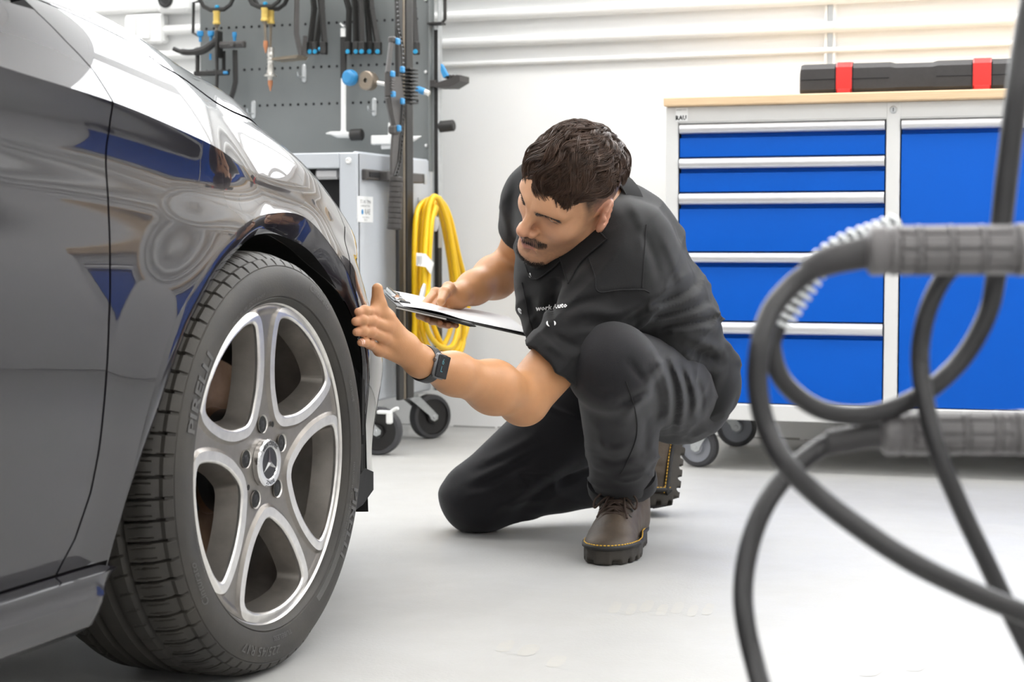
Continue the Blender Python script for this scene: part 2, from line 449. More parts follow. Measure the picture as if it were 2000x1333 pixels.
# ceiling light panels
PANELS = [(x, y) for x in (-4.7, -3.6, -2.5, -1.4, -.3, .8, 1.9) for y in (3.9,)]+[(x, y) for x in (-3.6, -1.4, .8, 2.4) for y in (2.0, .2, -1.8)]
t0 = None
for k, (x, y) in enumerate(PANELS):
    if t0 is None:
        t0 = thing('ceiling_light', 'square flat light panel flush in the white workshop ceiling, outside the photo', 'ceiling light', (x, y, RZ-.02), 0, 'ceiling light panels')
        b = MB(); b.box((-.42, -.42, -.012), (.42, .42, .0), .003); obj('diffuser', b, 'light_panel', t0)
        b = MB()
        for lo, hi in (((-.46, -.46), (.46, -.42)), ((-.46, .42), (.46, .46)), ((-.46, -.42), (-.42, .42)), ((.42, -.42), (.46, .42))): b.box((*lo, -.016), (*hi, .02), .003)
        obj('light_frame', b, 'panel_frame', t0)
    else: dup(t0, loc=(x, y, RZ-.02))
# unseen glowing panels added high on the back wall to whiten the bonnet
mat('frosted_daylight', (.96, .98, 1.), emit=6.5)
mat('window_frame_white', (.8, .8, .8), rough=.4)
for k in range(6):
    x0, x1 = -5.2+k*1.3, -5.2+k*1.3+1.22
    t = bpy.data.objects.new('window_%d' % (k+1), None); COL.objects.link(t); t.location = ((x0+x1)/2, RY1, 2.2); t['kind'] = 'structure'
    b = WMB(t); b.box((x0+.03, RY1-.012, 1.60), (x1-.03, RY1-.004, 2.79), .001); obj('pane', b, 'frosted_daylight', t)
    b = WMB(t)
    for lo, hi in (((x0, 1.57), (x1, 1.61)), ((x0, 2.78), (x1, 2.82)), ((x0, 1.61), (x0+.04, 2.78)), ((x1-.04, 1.61), (x1, 2.78)), (((x0+x1)/2-.015, 1.61), ((x0+x1)/2+.015, 2.78))): b.box((lo[0], RY1-.03, lo[1]), (hi[0], RY1, hi[1]), .003)
    obj('window_frame', b, 'window_frame_white', t)
# horizontal white rails along the back wall
def wall_pipe(nm, z, r, yo, label):
    b = MB(); b.tube([(RX0+.02, RY1-yo, z), (RX1-.02, RY1-yo, z)], r, 16)
    for x in np.arange(RX0+.4, RX1, 1.37): b.box((x-.012, RY1-yo, z-r*.8), (x+.012, RY1+.002, z+r*.8), .002)
    obj(nm, b, 'white_plastic', label=label, cat='pipe', group='white pipes along the back wall')
wall_pipe('wall_pipe', 1.206, .009, .013, 'thin white pipe on the back wall, lowest of the stack')
wall_pipe('wall_pipe', 1.275, .017, .022, 'white pipe on the back wall, just above the thin lowest pipe')
wall_pipe('wall_pipe', 1.362, .018, .023, 'white pipe on the back wall, third up from the lowest')
wall_pipe('wall_pipe', 1.445, .018, .023, 'white pipe on the back wall, topmost at the upper edge of the photo')
b = MB(); x = -.924; b.box((x-.009, RY1-.010, 1.10), (x+.009, RY1+.001, 1.55), .001, mi=0)
for s in (-1, 1): b.box((x+s*.013-.004, RY1-.016, 1.10), (x+s*.013+.004, RY1+.001, 1.55), .001, mi=1)
for z in (1.206, 1.275, 1.362): b.cyl((x+.012, RY1-.035, z), (x+.012, RY1-.048, z), .006, n=10, mi=1)
obj('pipe_strut', b, ['zinc', 'white_plastic'], label='slotted grey strut channel holding the wall pipes behind the tool case', cat='strut')
# sockets on the wall to the left of the pegboard
def wpx(px, py, off=0): return on(px, py, 1, RY1-off)
t = thing('double_socket', 'white double socket box on the back wall beside the pegboard', 'socket', wpx(293, 60))
b = WMB(t); a0, a1 = wpx(256, 90), wpx(331, 28); b.box((a0[0], RY1-.045, a0[2]), (a1[0], RY1, a1[2]), .008); obj('socket_box', b, 'white_plastic', t)
for px in (271, 298):
    b = WMB(t); c = wpx(px, 58); b.box((c[0]-.024, RY1-.052, c[2]-.038), (c[0]+.018, RY1-.044, c[2]+.038), .003); obj('socket_plate', b, 'wall_white', t)
t = thing('industrial_socket', 'white wall box with a round black socket above the pegboard corner', 'socket', wpx(345, 5))
b = WMB(t); a0, a1 = wpx(326, 30), wpx(385, -40); b.box((a0[0], RY1-.07, a0[2]), (a1[0], RY1, a1[2]), .012); obj('socket_box', b, 'white_plastic', t)
mat('black_plastic', (.022, .022, .023), rough=.42, noise=.2, nscale=30)
b = WMB(t); c = wpx(344, 4); b.lathe([(.0001, .0), (.016, .0), (.022, .006), (.028, .004), (.030, -.004)], c=(c[0], RY1-.072, c[2]), axis=(0, -1, 0), n=28); obj('socket_face', b, 'black_plastic', t)
b = MB(); c = wpx(330, 60); b.box((c[0]-.02, RY1-.03, c[2]-.012), (c[0]+.35, RY1, c[2]+.014), .006); obj('cable_duct', b, 'white_plastic', label='white cable duct running between the socket box and the pegboard', cat='duct')
# ================================================================== workbench cabinet
mat('bench_white', (.70, .70, .69), rough=.35)
mat('bench_blue', (.0, .095, .52), rough=.5, spec=.18, bump=.05, bscale=300, noise=.06, nscale=4)
mat('alu_strip', (.72, .72, .74), rough=.36, metal=.55)
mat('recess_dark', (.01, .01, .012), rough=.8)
mat('worktop_wood', (.78, .59, .38), rough=.45, noise=.10, nscale=5, stretch=(2, 14, 60), col2=(.70, .50, .30))
mat('print_black', (.015, .015, .015), rough=.6)
mat('print_white', (.85, .85, .85), rough=.5)
mat('sticker_white', (.86, .87, .87), rough=.35)
mat('wheel_grey', (.27, .28, .31), rough=.45)
mat('tread_dark', (.05, .05, .055), rough=.6)
A_ = P(1297, 700, 4.86/(1+.319*297/3400)); B_ = P(1737, 700, 4.86/(1+.319*737/3400))
BA = math.atan2(B_[1]-A_[1], B_[0]-A_[0]); BW = 1.92; BD = .68
bench = thing('workbench', 'white workbench cabinet with blue drawers and door, on grey castors', 'workbench', (A_[0], A_[1], 0), BA)
def bz(y, d=4.548): return CAM_H-(y-475)/3400*d
x1 = .034; x2 = .585; x3 = .620; x4 = 1.235; x5 = 1.270; x6 = 1.886           # column edges along the front
z_top, z_b = bz(234.2), bz(797)
b = MB()
b.box((0, .012, .139), (x1, BD, .982), .003); b.box((x2, .012, .139), (x3, BD, .982), .003); b.box((x4, .012, .139), (x5, BD, .982), .003); b.box((x6, .012, .139), (BW, BD, .982), .003)
b.box((x1, .012, z_top), (x6, BD, .982), .002); b.box((x1, .012, .139), (x6, BD, z_b), .002)
b.box((0.005, BD-.02, .15), (BW-.005, BD, .98), .002)
b.box((0.0, 0.010, z_top+.003), (BW, .03, .9815), .002); b.box((0.0, 0.010, .139), (BW, .03, z_b-.002), .002)
b.box((0.0, 0.0085, .139), (x1, .03, .9812), .002); b.box((x2, .0085, .139), (x3, .03, .9812), .002); b.box((x4, .0085, .139), (x5, .03, .9812), .002); b.box((x6, .0085, .139), (BW, .03, .9812), .002)
obj('cabinet_frame', b, 'bench_white', bench)
b = MB(); b.box((x1, .06, z_b), (x6, .07, z_top), .001); b.box((x1-.0005, .02, z_b), (x1+.001, .07, z_top), .0001); obj('cabinet_back_shadow', b, 'recess_dark', bench) if False else obj('inner_panel', b, 'recess_dark', bench)  # near-black sheet stands in for the shade behind drawers and doors
ys = [(236, 254.5), (304.5, 325), (374.5, 397), (494, 514), (633, 657)]
for k, (ya, yb) in enumerate(ys):
    zt, zl = bz(ya), bz(yb); zn = bz(ys[k+1][0])+.0035 if k < 4 else z_b+.002
    b = MB(); zs_ = zl-.0125
    prof = np.array([(.050, zn), (.014, zn), (.012, zn+.002), (.012, zs_-.006), (.0135, zs_), (.030, zs_+.003), (.030, zt-.002), (.05, zt-.002)])
    b.prism(np.c_[prof[:, 0], prof[:, 1]][::-1], x1+.004, x2-.004, M=(np.array([[0, 0, 1.], [1, 0, 0], [0, 1, 0]]), np.zeros(3)))
    dr = obj('drawer', b, 'bench_blue', bench, smooth=20)
    b = MB(); a = np.linspace(-math.pi/2, math.pi/2, 9); h = (zt-zl)/2; zc = (zt+zl)/2
    pr = [(.006-.012*math.cos(x)*1.0+.006, zc-h*math.sin(x)) for x in a][::-1]; pr = [(.030, zl)]+[(p_, z_) for p_, z_ in pr]+[(.030, zt)]
    b.prism(np.array(pr), x1+.004, x2-.004, M=(np.array([[0, 0, 1.], [1, 0, 0], [0, 1, 0]]), np.zeros(3)))
    obj('handle_strip', b, 'alu_strip', dr, smooth=50)
for xa, xb in ((x3, x4), (x5, x6)):
    b = MB(); zt, zl = bz(236), bz(254.5); zs_ = zl-.0125
    prof = np.array([(.050, z_b+.002), (.014, z_b+.002), (.012, z_b+.004), (.012, zs_-.006), (.0135, zs_), (.030, zs_+.003), (.030, zt-.002), (.05, zt-.002)])
    b.prism(prof[::-1], xa+.004, xb-.004, M=(np.array([[0, 0, 1.], [1, 0, 0], [0, 1, 0]]), np.zeros(3))); dr = obj('cabinet_door', b, 'bench_blue', bench, smooth=20)
    b = MB(); a = np.linspace(-math.pi/2, math.pi/2, 9); h = (zt-zl)/2; zc = (zt+zl)/2
    pr = [(.012-.012*math.cos(x), zc-h*math.sin(x)) for x in a][::-1]; b.prism(np.array([(.030, zl)]+pr+[(.030, zt)]), xa+.004, xb-.004, M=(np.array([[0, 0, 1.], [1, 0, 0], [0, 1, 0]]), np.zeros(3))); obj('handle_strip', b, 'alu_strip', dr, smooth=50)
b = MB(); b.box((-.003, -.012, .982), (BW+.003, BD+.005, 1.0065), .003); obj('worktop', b, 'worktop_wood', bench, label='light beech worktop')
b = MB(); c = ((x2+x3)/2, .0085, bz(216)); b.lathe([(.0001, .004), (.007, .004), (.0095, .002), (.0105, -.001)], c=c, axis=(0, -1, 0), n=20, mi=0); b.box((c[0]-.001, .003, c[2]-.005), (c[0]+.001, .0048, c[2]+.005), .0003, mi=1); obj('lock', b, ['zinc', 'recess_dark'], bench)
b = MB(); b.box((.027, .0078, .9425), (.060, .0092, .979), .0004); lb = obj('maker_sticker', b, 'sticker_white', bench)
b = MB(); v, f = text_mesh('RAU', .0165, res=1, bold=.0007); b.add(np.c_[v[:, 0]*.92+.0415, np.full(len(v), .0076), v[:, 1]+.9515], f)
v, f = text_mesh('WERKSTATT', .005, res=1); b.add(np.c_[v[:, 0]+.043, np.full(len(v), .0076), v[:, 1]+.973], f); obj('sticker_print', b, 'print_black', lb, smooth=0)
def castor(parent, x, y, ang, rw, zplate, wmat='wheel_grey', tmat='tread_dark', fmat='zinc', off=.035, wid=.032, name='castor', rise=0.):
    """one castor: plate, fork and wheel; ang turns the fork, off is the trail"""
    t = bpy.data.objects.new(name, None); COL.objects.link(t); t.parent = parent; t.location = (x, y, 0); t.rotation_euler = (0, 0, ang); t.empty_display_size = .03
    b = MB(); b.box((-.038, -.045, zplate-.004), (.038, .045, zplate), .001); b.cyl((0, 0, zplate-.016), (0, 0, zplate-.004), .027, n=20, bev=.003)
    for s in (-1, 1):
        pl = np.array([(-.022, zplate-.014), (.022, zplate-.014), (off+.014, rw+.004), (off+.012, rw-.008), (off, rw-.014), (off-.012, rw-.008), (off-.017, rw+.004)])[::-1]
        b.prism(pl[::-1], s*(wid/2+.006)-.0015, s*(wid/2+.006)+.0015, M=(np.array([[1, 0, 0], [0, 0, -1.], [0, 1, 0]]), np.zeros(3)))
    b.box((-.024, -(wid/2+.006), zplate-.018), (.024, wid/2+.006, zplate-.014), .001)
    obj('fork', b, fmat, t)
    b = MB(); w = wid/2; b.lathe([(rw-.014, -w), (rw-.004, -w*.95), (rw, -w*.6), (rw, w*.6), (rw-.004, w*.95), (rw-.014, w)], c=(off, 0, rw), axis=(0, 1, 0), n=40, mi=0)
    b.lathe([(rw-.014, w), (rw-.015, w*.6), (.021, w*.5), (.0195, w+.003), (.0001, w+.003)], c=(off, 0, rw), axis=(0, 1, 0), n=40, mi=1)
    b.lathe([(rw-.014, -w), (rw-.015, -w*.6), (.021, -w*.5), (.0195, -w-.003), (.0001, -w-.003)], c=(off, 0, rw), axis=(0, 1, 0), n=40, mi=1)
    obj('wheel', b, [tmat, wmat], t)
    b = MB(); b.cyl((off, -w-.013, rw), (off, w+.013, rw), .006, n=10, bev=.001); obj('axle_bolt', b, 'zinc', t)
    return t
castor(bench, .115, .07, math.radians(165), .057, .139); castor(bench, .045, BD-.10, math.radians(5), .061, .139, off=.05)
castor(bench, BW-.075, .07, math.radians(20), .060, .139); castor(bench, BW-.08, BD-.10, math.radians(200), .055, .139)
# ================================================================== tool case on the worktop
mat('case_black', (.045, .042, .042), rough=.45, noise=.15, nscale=60, bump=.15, bscale=200)
mat('latch_red', (.75, .035, .03), rough=.4)
tc = thing('tool_case', 'long dark grey plastic tool case with two red latches, lying on the beech worktop', 'case', (A_[0], A_[1], 1.0065), BA)
def bx(px): # along-front coordinate of a pixel column on the plane of the case
    t_ = (px-1000)/3400; d = 4.86/(1+.319*t_); p = P(px, 475, d); return float((p[0]-A_[0])*math.cos(BA)+(p[1]-A_[1])*math.sin(BA))
def case_section(x, k=1., dz=0): return [(x, .02+(1-k)*.03+a_*1, c_*k+dz) for a_, c_ in ((.012, .0), (.0, .012), (-.001, .038), (.0, .066), (.014, .080), (.10, .080), (.115, .066), (.115, .012), (.10, .0))]
xs = [(bx(1558)+.0, .80), (bx(1560), .96), (bx(1566), 1.), (bx(1733), 1.), (bx(1738), .985), (bx(1744), .93), (bx(1816), .93), (bx(1822), .985), (bx(1827), 1.), (bx(2085), 1.), (bx(2092), .9)]
b = MB(); V = np.array([case_section(x, k, (1-k)*.03 if k < .97 and k > .9 else 0) for x, k in xs]); b.grid(V, closed_v=True); b.add(V[0], [tuple(range(9))]); b.add(V[-1], [tuple(range(9))[::-1]])
obj('case_shell', b, 'case_black', tc, smooth=28)
b = MB(); b.box((bx(1562), .0175, .0375), (bx(1733), .0205, .0395), .0005); b.box((bx(1824), .0175, .0375), (bx(2083), .0205, .0395), .0005); obj('seam', b, 'recess_dark', tc)
for a0, a1 in ((1629, 1660), (1895, 1931)):
    b = MB(); X0, X1 = bx(a0), bx(a1); V = np.array([[(x, y_-(.004 if y_ < .05 else -.004)+.0, z_+(0 if z_ < .02 else .003)) for _, y_, z_ in case_section(x)] for x in (X0, X0+.003, X1-.003, X1)])
    V[0, :, 1] += .003; V[-1, :, 1] += .003; b.grid(V[:, 0:6]); b.box((X0+.004, .0135, .0), (X1-.004, .02, .012), .001); obj('latch', b, 'latch_red', tc, smooth=30, label='red latch')
    for X in (X0-.003, X1+.001): b = MB(); b.box((X, .018, .002), (X+.002, .021, .072), .0003); obj('latch_groove', b, 'recess_dark', tc)
# ================================================================== the car
WX, WY, WZ = -1.170, 2.212, .300
mat('car_paint', (.010, .009, .012), rough=.35, metal=.0, coat=1., coatr=.008, spec=.08)
MATS['car_paint'].node_tree.nodes['Principled BSDF'].inputs['Coat IOR'].default_value = 1.56
mat('car_gap', (.004, .004, .004), rough=.8)
mat('liner_plastic', (.012, .012, .012), rough=.55, bump=.25, bscale=60)
mat('rubber', (.026, .024, .022), rough=.6, noise=.35, nscale=9, col2=(.048, .043, .036), bump=.12, bscale=400)
mat('rubber_print', (.085, .082, .078), rough=.5)
mat('rim_grey', (.25, .23, .21), rough=.34, metal=.75, noise=.25, nscale=30)
mat('rim_bright', (.76, .74, .71), rough=.30, metal=.9, noise=.18, nscale=60)
mat('brake_steel', (.20, .13, .09), rough=.38, metal=.9, noise=.5, nscale=14, col2=(.09, .045, .02))
mat('brake_iron', (.03, .03, .032), rough=.5, metal=.6)
mat('cap_dark', (.03, .03, .035), rough=.3, metal=.5)
mat('chrome', (.80, .80, .80), rough=.12, metal=1.)
mat('lamp_glass', (.55, .57, .6), rough=.05, coat=1., spec=.8)
mat('car_glass', (.01, .012, .014), rough=.03, coat=1.)
CP = dict(zs=([-1.6, -.9, -.594, -.382, -.106, .1, .3, .45, .6, .8], [.855, .835, .804, .784, .743, .714, .695, .633, .569, .48]),
 A=([-1.6, -.6, -.2, .2, .5, .8], [.237, .235, .218, .187, .157, .126]),
 w=([-1.6, -.6, -.2, .2, .5, .8], [.165, .146, .103, .074, .076, .097]),
 ua=([.15, .25, .4, .55, .65, .8], [.197, .122, .139, .227, .441, -.02]))
ZB = .155
def carsurf(u, t):
    """car skin: t 0..1 runs from the sill up to the shoulder crease, t 1..2 over the shoulder to the centre line"""
    u = np.asarray(u, float); t = np.asarray(t, float)
    zs = hermite(u, *CP['zs']); A = hermite(u, *CP['A']); w = hermite(u, *CP['w'])
    s = np.clip(t-1, 0, 1)*.895; z = ZB+(zs-ZB)*np.clip(t, 0, 1)+A*(1-np.exp(-s/w))
    h = np.clip((z-ZB)/(zs-ZB), 0, 1)
    v = hermite(h, [0, .12, .35, .6, .8, .93, 1.], [-.045, -.030, -.006, .0, -.010, -.013, .0])*(t < 1)-s
    rr = np.hypot(u-.02, z-.30); k = np.clip(1-(rr-.34)/.13, 0, 1); v = v+.006*k*k*(3-2*k)*np.clip((.30-u)/.2, 0, 1)*(t < 1)*np.clip((.97-h)/.1, 0, 1)
    rb = np.clip((u+.17)/.25, 0, 1); v = v-.034*rb*rb*(3-2*rb)*np.where(t < 1, np.clip((h-.70)/.30, 0, 1)**2, 1.)*np.clip(1-s/.895, 0, 1)
    v = v-np.where(t < 1, np.clip((h-.55)/.45, 0, 1)**1.6, 1.)*.032*(np.maximum(0, u+.75)/.9)**2*np.clip(1-s/.895, 0, 1)
    e = np.maximum(0, u-hermite(z, *CP['ua'])); x = WX+v-.45*e*e*np.clip(1-s/.895, 0, 1)
    return np.stack([x, WY+u, z], -1)
ARCHO = catmull([(-.385, .04), (-.38, .1), (-.360, .252), (-.332, .405), (-.278, .573), (-.184, .708), (-.108, .790), (-.012, .857), (.085, .898), (.17, .912), (.238, .890), (.285, .81), (.322, .735), (.352, .65), (.380, .55), (.402, .454), (.418, .336), (.425, .193), (.428, .05)], 6)
DOORL = np.array([(-.50, 1.6), (-.465, 1.25), (-.440, 1.08), (-.424, 1.05), (-.400, 1.025), (-.391, 1.), (-.385, .941), (-.396, .75), (-.414, .58), (-.422, .445), (-.428, .336), (-.436, .252), (-.455, .168), (-.483, .109), (-.52, .0)])
HOODL = np.array([(-1.6, 1.12), (-.45, 1.115), (-.213, 1.093), (-.165, 1.070), (.035, 1.062), (.223, 1.062), (.289, 1.052), (.36, 1.046), (.44, 1.06), (.60, 1.25), (.75, 1.6), (.80, 2.0)])
BUMPL = np.array([(.25, .60), (.280, .70), (.316, .765), (.349, .84), (.40, .94), (.43, 1.), (.39, 1.045)])
def at_t(line, t): o = np.argsort(line[:, 1]); return np.interp(t, line[o, 1], line[o, 0])
def at_u(line, u): return np.interp(u, line[:, 0], line[:, 1])
def skin_grid(u0, u1, nu, t0, t1, nt):
    U, T = np.meshgrid(np.linspace(u0, u1, nu), np.linspace(t0, t1, nt), indexing='ij')
    return np.c_[U.ravel(), T.ravel()], grid_tris(nu, nt)
def skin_part(name, pieces, m, parent, fold=.014, mirror=False, only_mirror=False):
    """pieces: (uv, tris, upper?) -> one mesh with analytic normals and a flange folded inwards along its edges"""
    Vs, Fs, Ns = [], [], []; n = 0
    for uv, T, upper in pieces:
        if not len(T): continue
        lo, hi = (1.0, 2.0) if upper else (0., 1.-1e-6)
        t = np.clip(uv[:, 1], lo, hi); u = uv[:, 0]
        Pp = carsurf(u, t if upper else np.where(t >= 1-1e-6, 1-1e-6, t))
        e = 1e-3; du = carsurf(u+e, t)-carsurf(u-e, t)
        ta, tb = np.clip(t-e, lo, hi), np.clip(t+e, lo, hi); dt = carsurf(u, tb)-carsurf(u, ta)
        N = np.cross(du, dt); N /= np.linalg.norm(N, axis=1)[:, None]+1e-12
        if (N[:, 0]+N[:, 2]).mean() < 0: N = -N
        f = T.copy(); q = Pp[f]; fn = np.cross(q[:, 1]-q[:, 0], q[:, 2]-q[:, 0]); flip = (fn*N[f[:, 0]]).sum(1) < 0
        f[flip] = f[flip][:, ::-1]
        bd = boundary(f); A, B = bd[:, 0], bd[:, 1]; k = len(Pp)
        ids, inv = np.unique(bd, return_inverse=True); inv = inv.reshape(-1, 2)
        rim = Pp[ids]; low = rim-N[ids]*fold; fl = np.c_[inv[:, 1]+k, inv[:, 0]+k, inv[:, 0]+k+len(ids), inv[:, 1]+k+len(ids)]
        en = np.zeros((len(ids), 3)); qn = np.cross(rim[inv[:, 0]]-rim[inv[:, 1]], -N[ids][inv[:, 0]])
        for c in (0, 1): np.add.at(en, inv[:, c], qn)
        en /= np.linalg.norm(en, axis=1)[:, None]+1e-12
        sets = []
        if not only_mirror: sets.append((1, WX))
        if mirror or only_mirror: sets.append((-1, WX))
        for sg, _ in sets:
            Q = np.vstack([Pp, rim, low]); NN = np.vstack([N, en, en]); FF = [list(x) for x in f]+[list(x) for x in fl]
            if sg < 0:
                Q = Q.copy(); Q[:, 0] = 2*(WX-.895)-Q[:, 0]; NN = NN.copy(); NN[:, 0] *= -1; FF = [x[::-1] for x in FF]
            Vs.append(Q); Ns.append(NN); Fs += [[i+n for i in x] for x in FF]; n += len(Q)
    V = np.vstack(Vs); N = np.vstack(Ns); R, tt = local(parent)
    me = bpy.data.meshes.new(name); me.from_pydata((V@R.T+tt).tolist(), [], Fs); me.materials.append(MATS[m])
    me.polygons.foreach_set('use_smooth', [True]*len(me.polygons)); me.normals_split_custom_set_from_vertices((N@R.T).tolist())
    return link(name, me, parent)
car = thing('car', 'glossy black car with a grey five-spoke wheel at the left edge', 'car', (WX-.9, WY-1.35, 0))
G = .0021
SC_T = .62
def q(uv): return np.c_[uv[:, 0], uv[:, 1]*SC_T]
arch_poly = np.vstack([ARCHO, [(.366, -.2), (-.385, -.2)]])*np.array([1, SC_T])
ZLOW = .224
def zlow(uv): return carsurf(uv[:, 0], np.clip(uv[:, 1], 0, 1-1e-6))[:, 2]-ZLOW
# --- front fender
def fender_pieces():
    uv, T = skin_grid(-.56, .52, 230, 0, 1, 150)
    uv, T = clip(uv, T, seg_dist(q(uv), arch_poly)); uv, T = clip(uv, T, uv[:, 0]-at_t(DOORL, uv[:, 1])-G)
    uv, T = clip(uv, T, at_t(BUMPL, uv[:, 1])-uv[:, 0]-G); uv, T = clip(uv, T, zlow(uv))
    uw, W = skin_grid(-.56, .52, 230, 1, 1.14, 60)
    uw, W = clip(uw, W, uw[:, 0]-at_t(DOORL, uw[:, 1])-G); uw, W = clip(uw, W, at_u(HOODL, uw[:, 0])-uw[:, 1]-G); uw, W = clip(uw, W, .43-uw[:, 0])
    return [(uv, T, False), (uw, W, True)]
fp = fender_pieces()
skin_part('front_fender', fp, 'car_paint', car)
skin_part('front_fender', fp, 'car_paint', car, only_mirror=True)
# --- door, rear quarter
def door_pieces(ua, ub):
    r = []
    uv, T = skin_grid(ua, -.37, 200, 0, 1, 120); uv, T = clip(uv, T, at_t(DOORL, uv[:, 1])-uv[:, 0]-G); uv, T = clip(uv, T, uv[:, 0]-ua-.0001); uv, T = clip(uv, T, zlow(uv)); r.append((uv, T, False))
    uw, W = skin_grid(ua, -.37, 160, 1, 1.085, 50); uw, W = clip(uw, W, at_t(DOORL, uw[:, 1])-uw[:, 0]-G); r.append((uw, W, True))
    return r
skin_part('front_door', door_pieces(-1.50, -.37), 'car_paint', car)
def rear_pieces():
    uv, T = skin_grid(-3.3, -1.504, 60, 0, 1, 60); uv, T = clip(uv, T, np.hypot(uv[:, 0]+2.7, carsurf(uv[:, 0], np.clip(uv[:, 1], 0, .99999))[:, 2]-.3)-.35); uv, T = clip(uv, T, zlow(uv))
    uw, W = skin_grid(-3.3, -1.504, 60, 1, 2, 40)
    uw, W = clip(uw, W, np.maximum(1.085-uw[:, 1], -2.3-uw[:, 0])); return [(uv, T, False), (uw, W, True)]
skin_part('rear_quarter', rear_pieces(), 'car_paint', car)
# --- bonnet
def hood_pieces():
    uw, W = skin_grid(-.62, .80, 220, 1.0, 2.0, 150)
    uw, W = clip(uw, W, uw[:, 1]-at_u(HOODL, uw[:, 0])-G); uw, W = clip(uw, W, .74-uw[:, 0]); return [(uw, W, True)]
skin_part('bonnet', hood_pieces(), 'car_paint', car, mirror=True)
# --- bumper and headlight
LAMPL = np.array([(.445, .80), (.455, .86), (.465, .92), (.475, 1.), (.44, 1.045)])
def bump_pieces(lamp):
    uv, T = skin_grid(.22, 1.0, 170, 0, 1, 150)
    uv, T = clip(uv, T, seg_dist(q(uv), arch_poly)); uv, T = clip(uv, T, uv[:, 0]-at_t(BUMPL, np.clip(uv[:, 1], .60, 1.045))-G); uv, T = clip(uv, T, carsurf(uv[:, 0], np.clip(uv[:, 1], 0, .99999))[:, 2]-.186)
    inl = np.minimum(uv[:, 1]-.80, uv[:, 0]-at_t(LAMPL, np.clip(uv[:, 1], .8, 1.05))); inl = np.minimum(inl, .72-uv[:, 0])
    uv, T = clip(uv, T, inl-.001 if lamp else -inl-.001)
    uw, W = skin_grid(.32, 1.0, 120, 1, 1.5, 60); uw, W = clip(uw, W, uw[:, 0]-.434); uw, W = clip(uw, W, at_u(HOODL, np.clip(uw[:, 0], -1, .8))-uw[:, 1]-G)
    inu = np.minimum(uw[:, 0]-.479, .72-uw[:, 0]); uw, W = clip(uw, W, inu-.001 if lamp else -inu-.001)
    return [(uv, T, False), (uw, W, True)]
skin_part('front_bumper', bump_pieces(False), 'car_paint', car)
skin_part('front_bumper', bump_pieces(False), 'car_paint', car, only_mirror=True)
skin_part('headlight', bump_pieces(True), 'lamp_glass', car)
skin_part('headlight', bump_pieces(True), 'lamp_glass', car, only_mirror=True)
# --- wheel-arch lip (painted return of the fender) and the black liner
ao = carsurf(ARCHO[:, 0], np.clip(ARCHO[:, 1], 0, .99999))
INN = catmull([(-.372, .20), (-.36, .282), (-.325, .36), (-.232, .496), (-.153, .562), (-.044, .611), (.055, .628), (.137, .617), (.198, .598), (.262, .559), (.315, .512), (.350, .462), (.374, .40), (.390, .33), (.395, .25), (.398, .2), (.40, .17)], 6)
def resample(p, n):
    s = np.r_[0, np.cumsum(np.linalg.norm(np.diff(p, axis=0), axis=1))]; t = np.linspace(0, s[-1], n); return np.stack([np.interp(t, s, p[:, k]) for k in range(p.shape[1])], 1)
ao_r = resample(ao, 90); in_r = resample(np.c_[np.full(len(INN), WX-.018), WY+INN[:, 0], INN[:, 1]], 90)
in_r[:, 0] = np.minimum(WX-.004, ao_r[:, 0]-.006); mid = ao_r*.45+in_r*.55; mid[:, 0] = ao_r[:, 0]+.0005
b = WMB(car); b.grid(np.stack([ao_r-[.0005, 0, 0], np.c_[ao_r[:, 0]+.0008, (ao_r*.75+in_r*.25)[:, 1:]], mid, np.c_[mid[:, 0]*.4+in_r[:, 0]*.6, (mid*.3+in_r*.7)[:, 1:]], in_r], 0), flip=True)
arch_lip = obj('wheel_arch_lip', b, 'car_paint', car, smooth=60)
c0 = np.array([WX, WY+.0, .29])
def shrink(p, k, dx): r = p.copy(); r[:, 1] = WY+(p[:, 1]-WY)*k; r[:, 2] = .29+(p[:, 2]-.29)*k; r[:, 0] = WX+dx; return r
b = WMB(car)
rows = [in_r-[.002, 0, 0], shrink(in_r, 1.004, -.035), shrink(in_r, 1.03, -.06), shrink(in_r, 1.04, -.12), shrink(in_r, 1.04, -.26)]
b.grid(np.stack(rows, 0), flip=True)
b.box((WX-.30, WY-.40, .14), (WX-.262, WY+.42, .70), .005)
b.grid(np.stack([in_r*[1, 1, 1]+[-.24, 0, 0], np.tile([WX-.24, WY, .3], (len(in_r), 1))], 0))
# front splash shield between tyre and bumper, with its ribs and drain slots
zz = np.linspace(.19, .50, 12)
for k, (u, z0, z1, w_) in enumerate([(.365, .46, .53, .010), (.378, .30, .43, .010), (.374, .235, .285, .012)]):
    b.tube([(WX-.035, WY+u+.012*(z-.3), z) for z in np.linspace(z0, z1, 6)], .0045, 6); b.tube([(WX-.075, WY+u+.004+.012*(z-.3), z) for z in np.linspace(z0, z1, 6)], .0045, 6)
b.box((WX-.22, WY+.29, .20), (WX-.045, WY+.405, .222), .006)
b.prism(np.array([(.222, .166), (.29, .172), (.37, .186), (.412, .205), (.412, .235), (.38, .245), (.32, .22), (.25, .19)]), 0, .24, M=(np.array([[0, 0, -1.], [1, 0, 0], [0, 1, 0]]), np.array([WX-.030, WY, 0])))
obj('wheel_arch_liner', b, 'liner_plastic', car, smooth=40)
for (u, z0, z1) in [(.381, .335, .425), (.380, .235, .315), (.372, .475, .52)]:
    b = WMB(car); b.box((WX-.075, WY+u-.004, z0), (WX-.032, WY+u+.008, z1), .004); obj('liner_slot', b, 'car_gap', car)
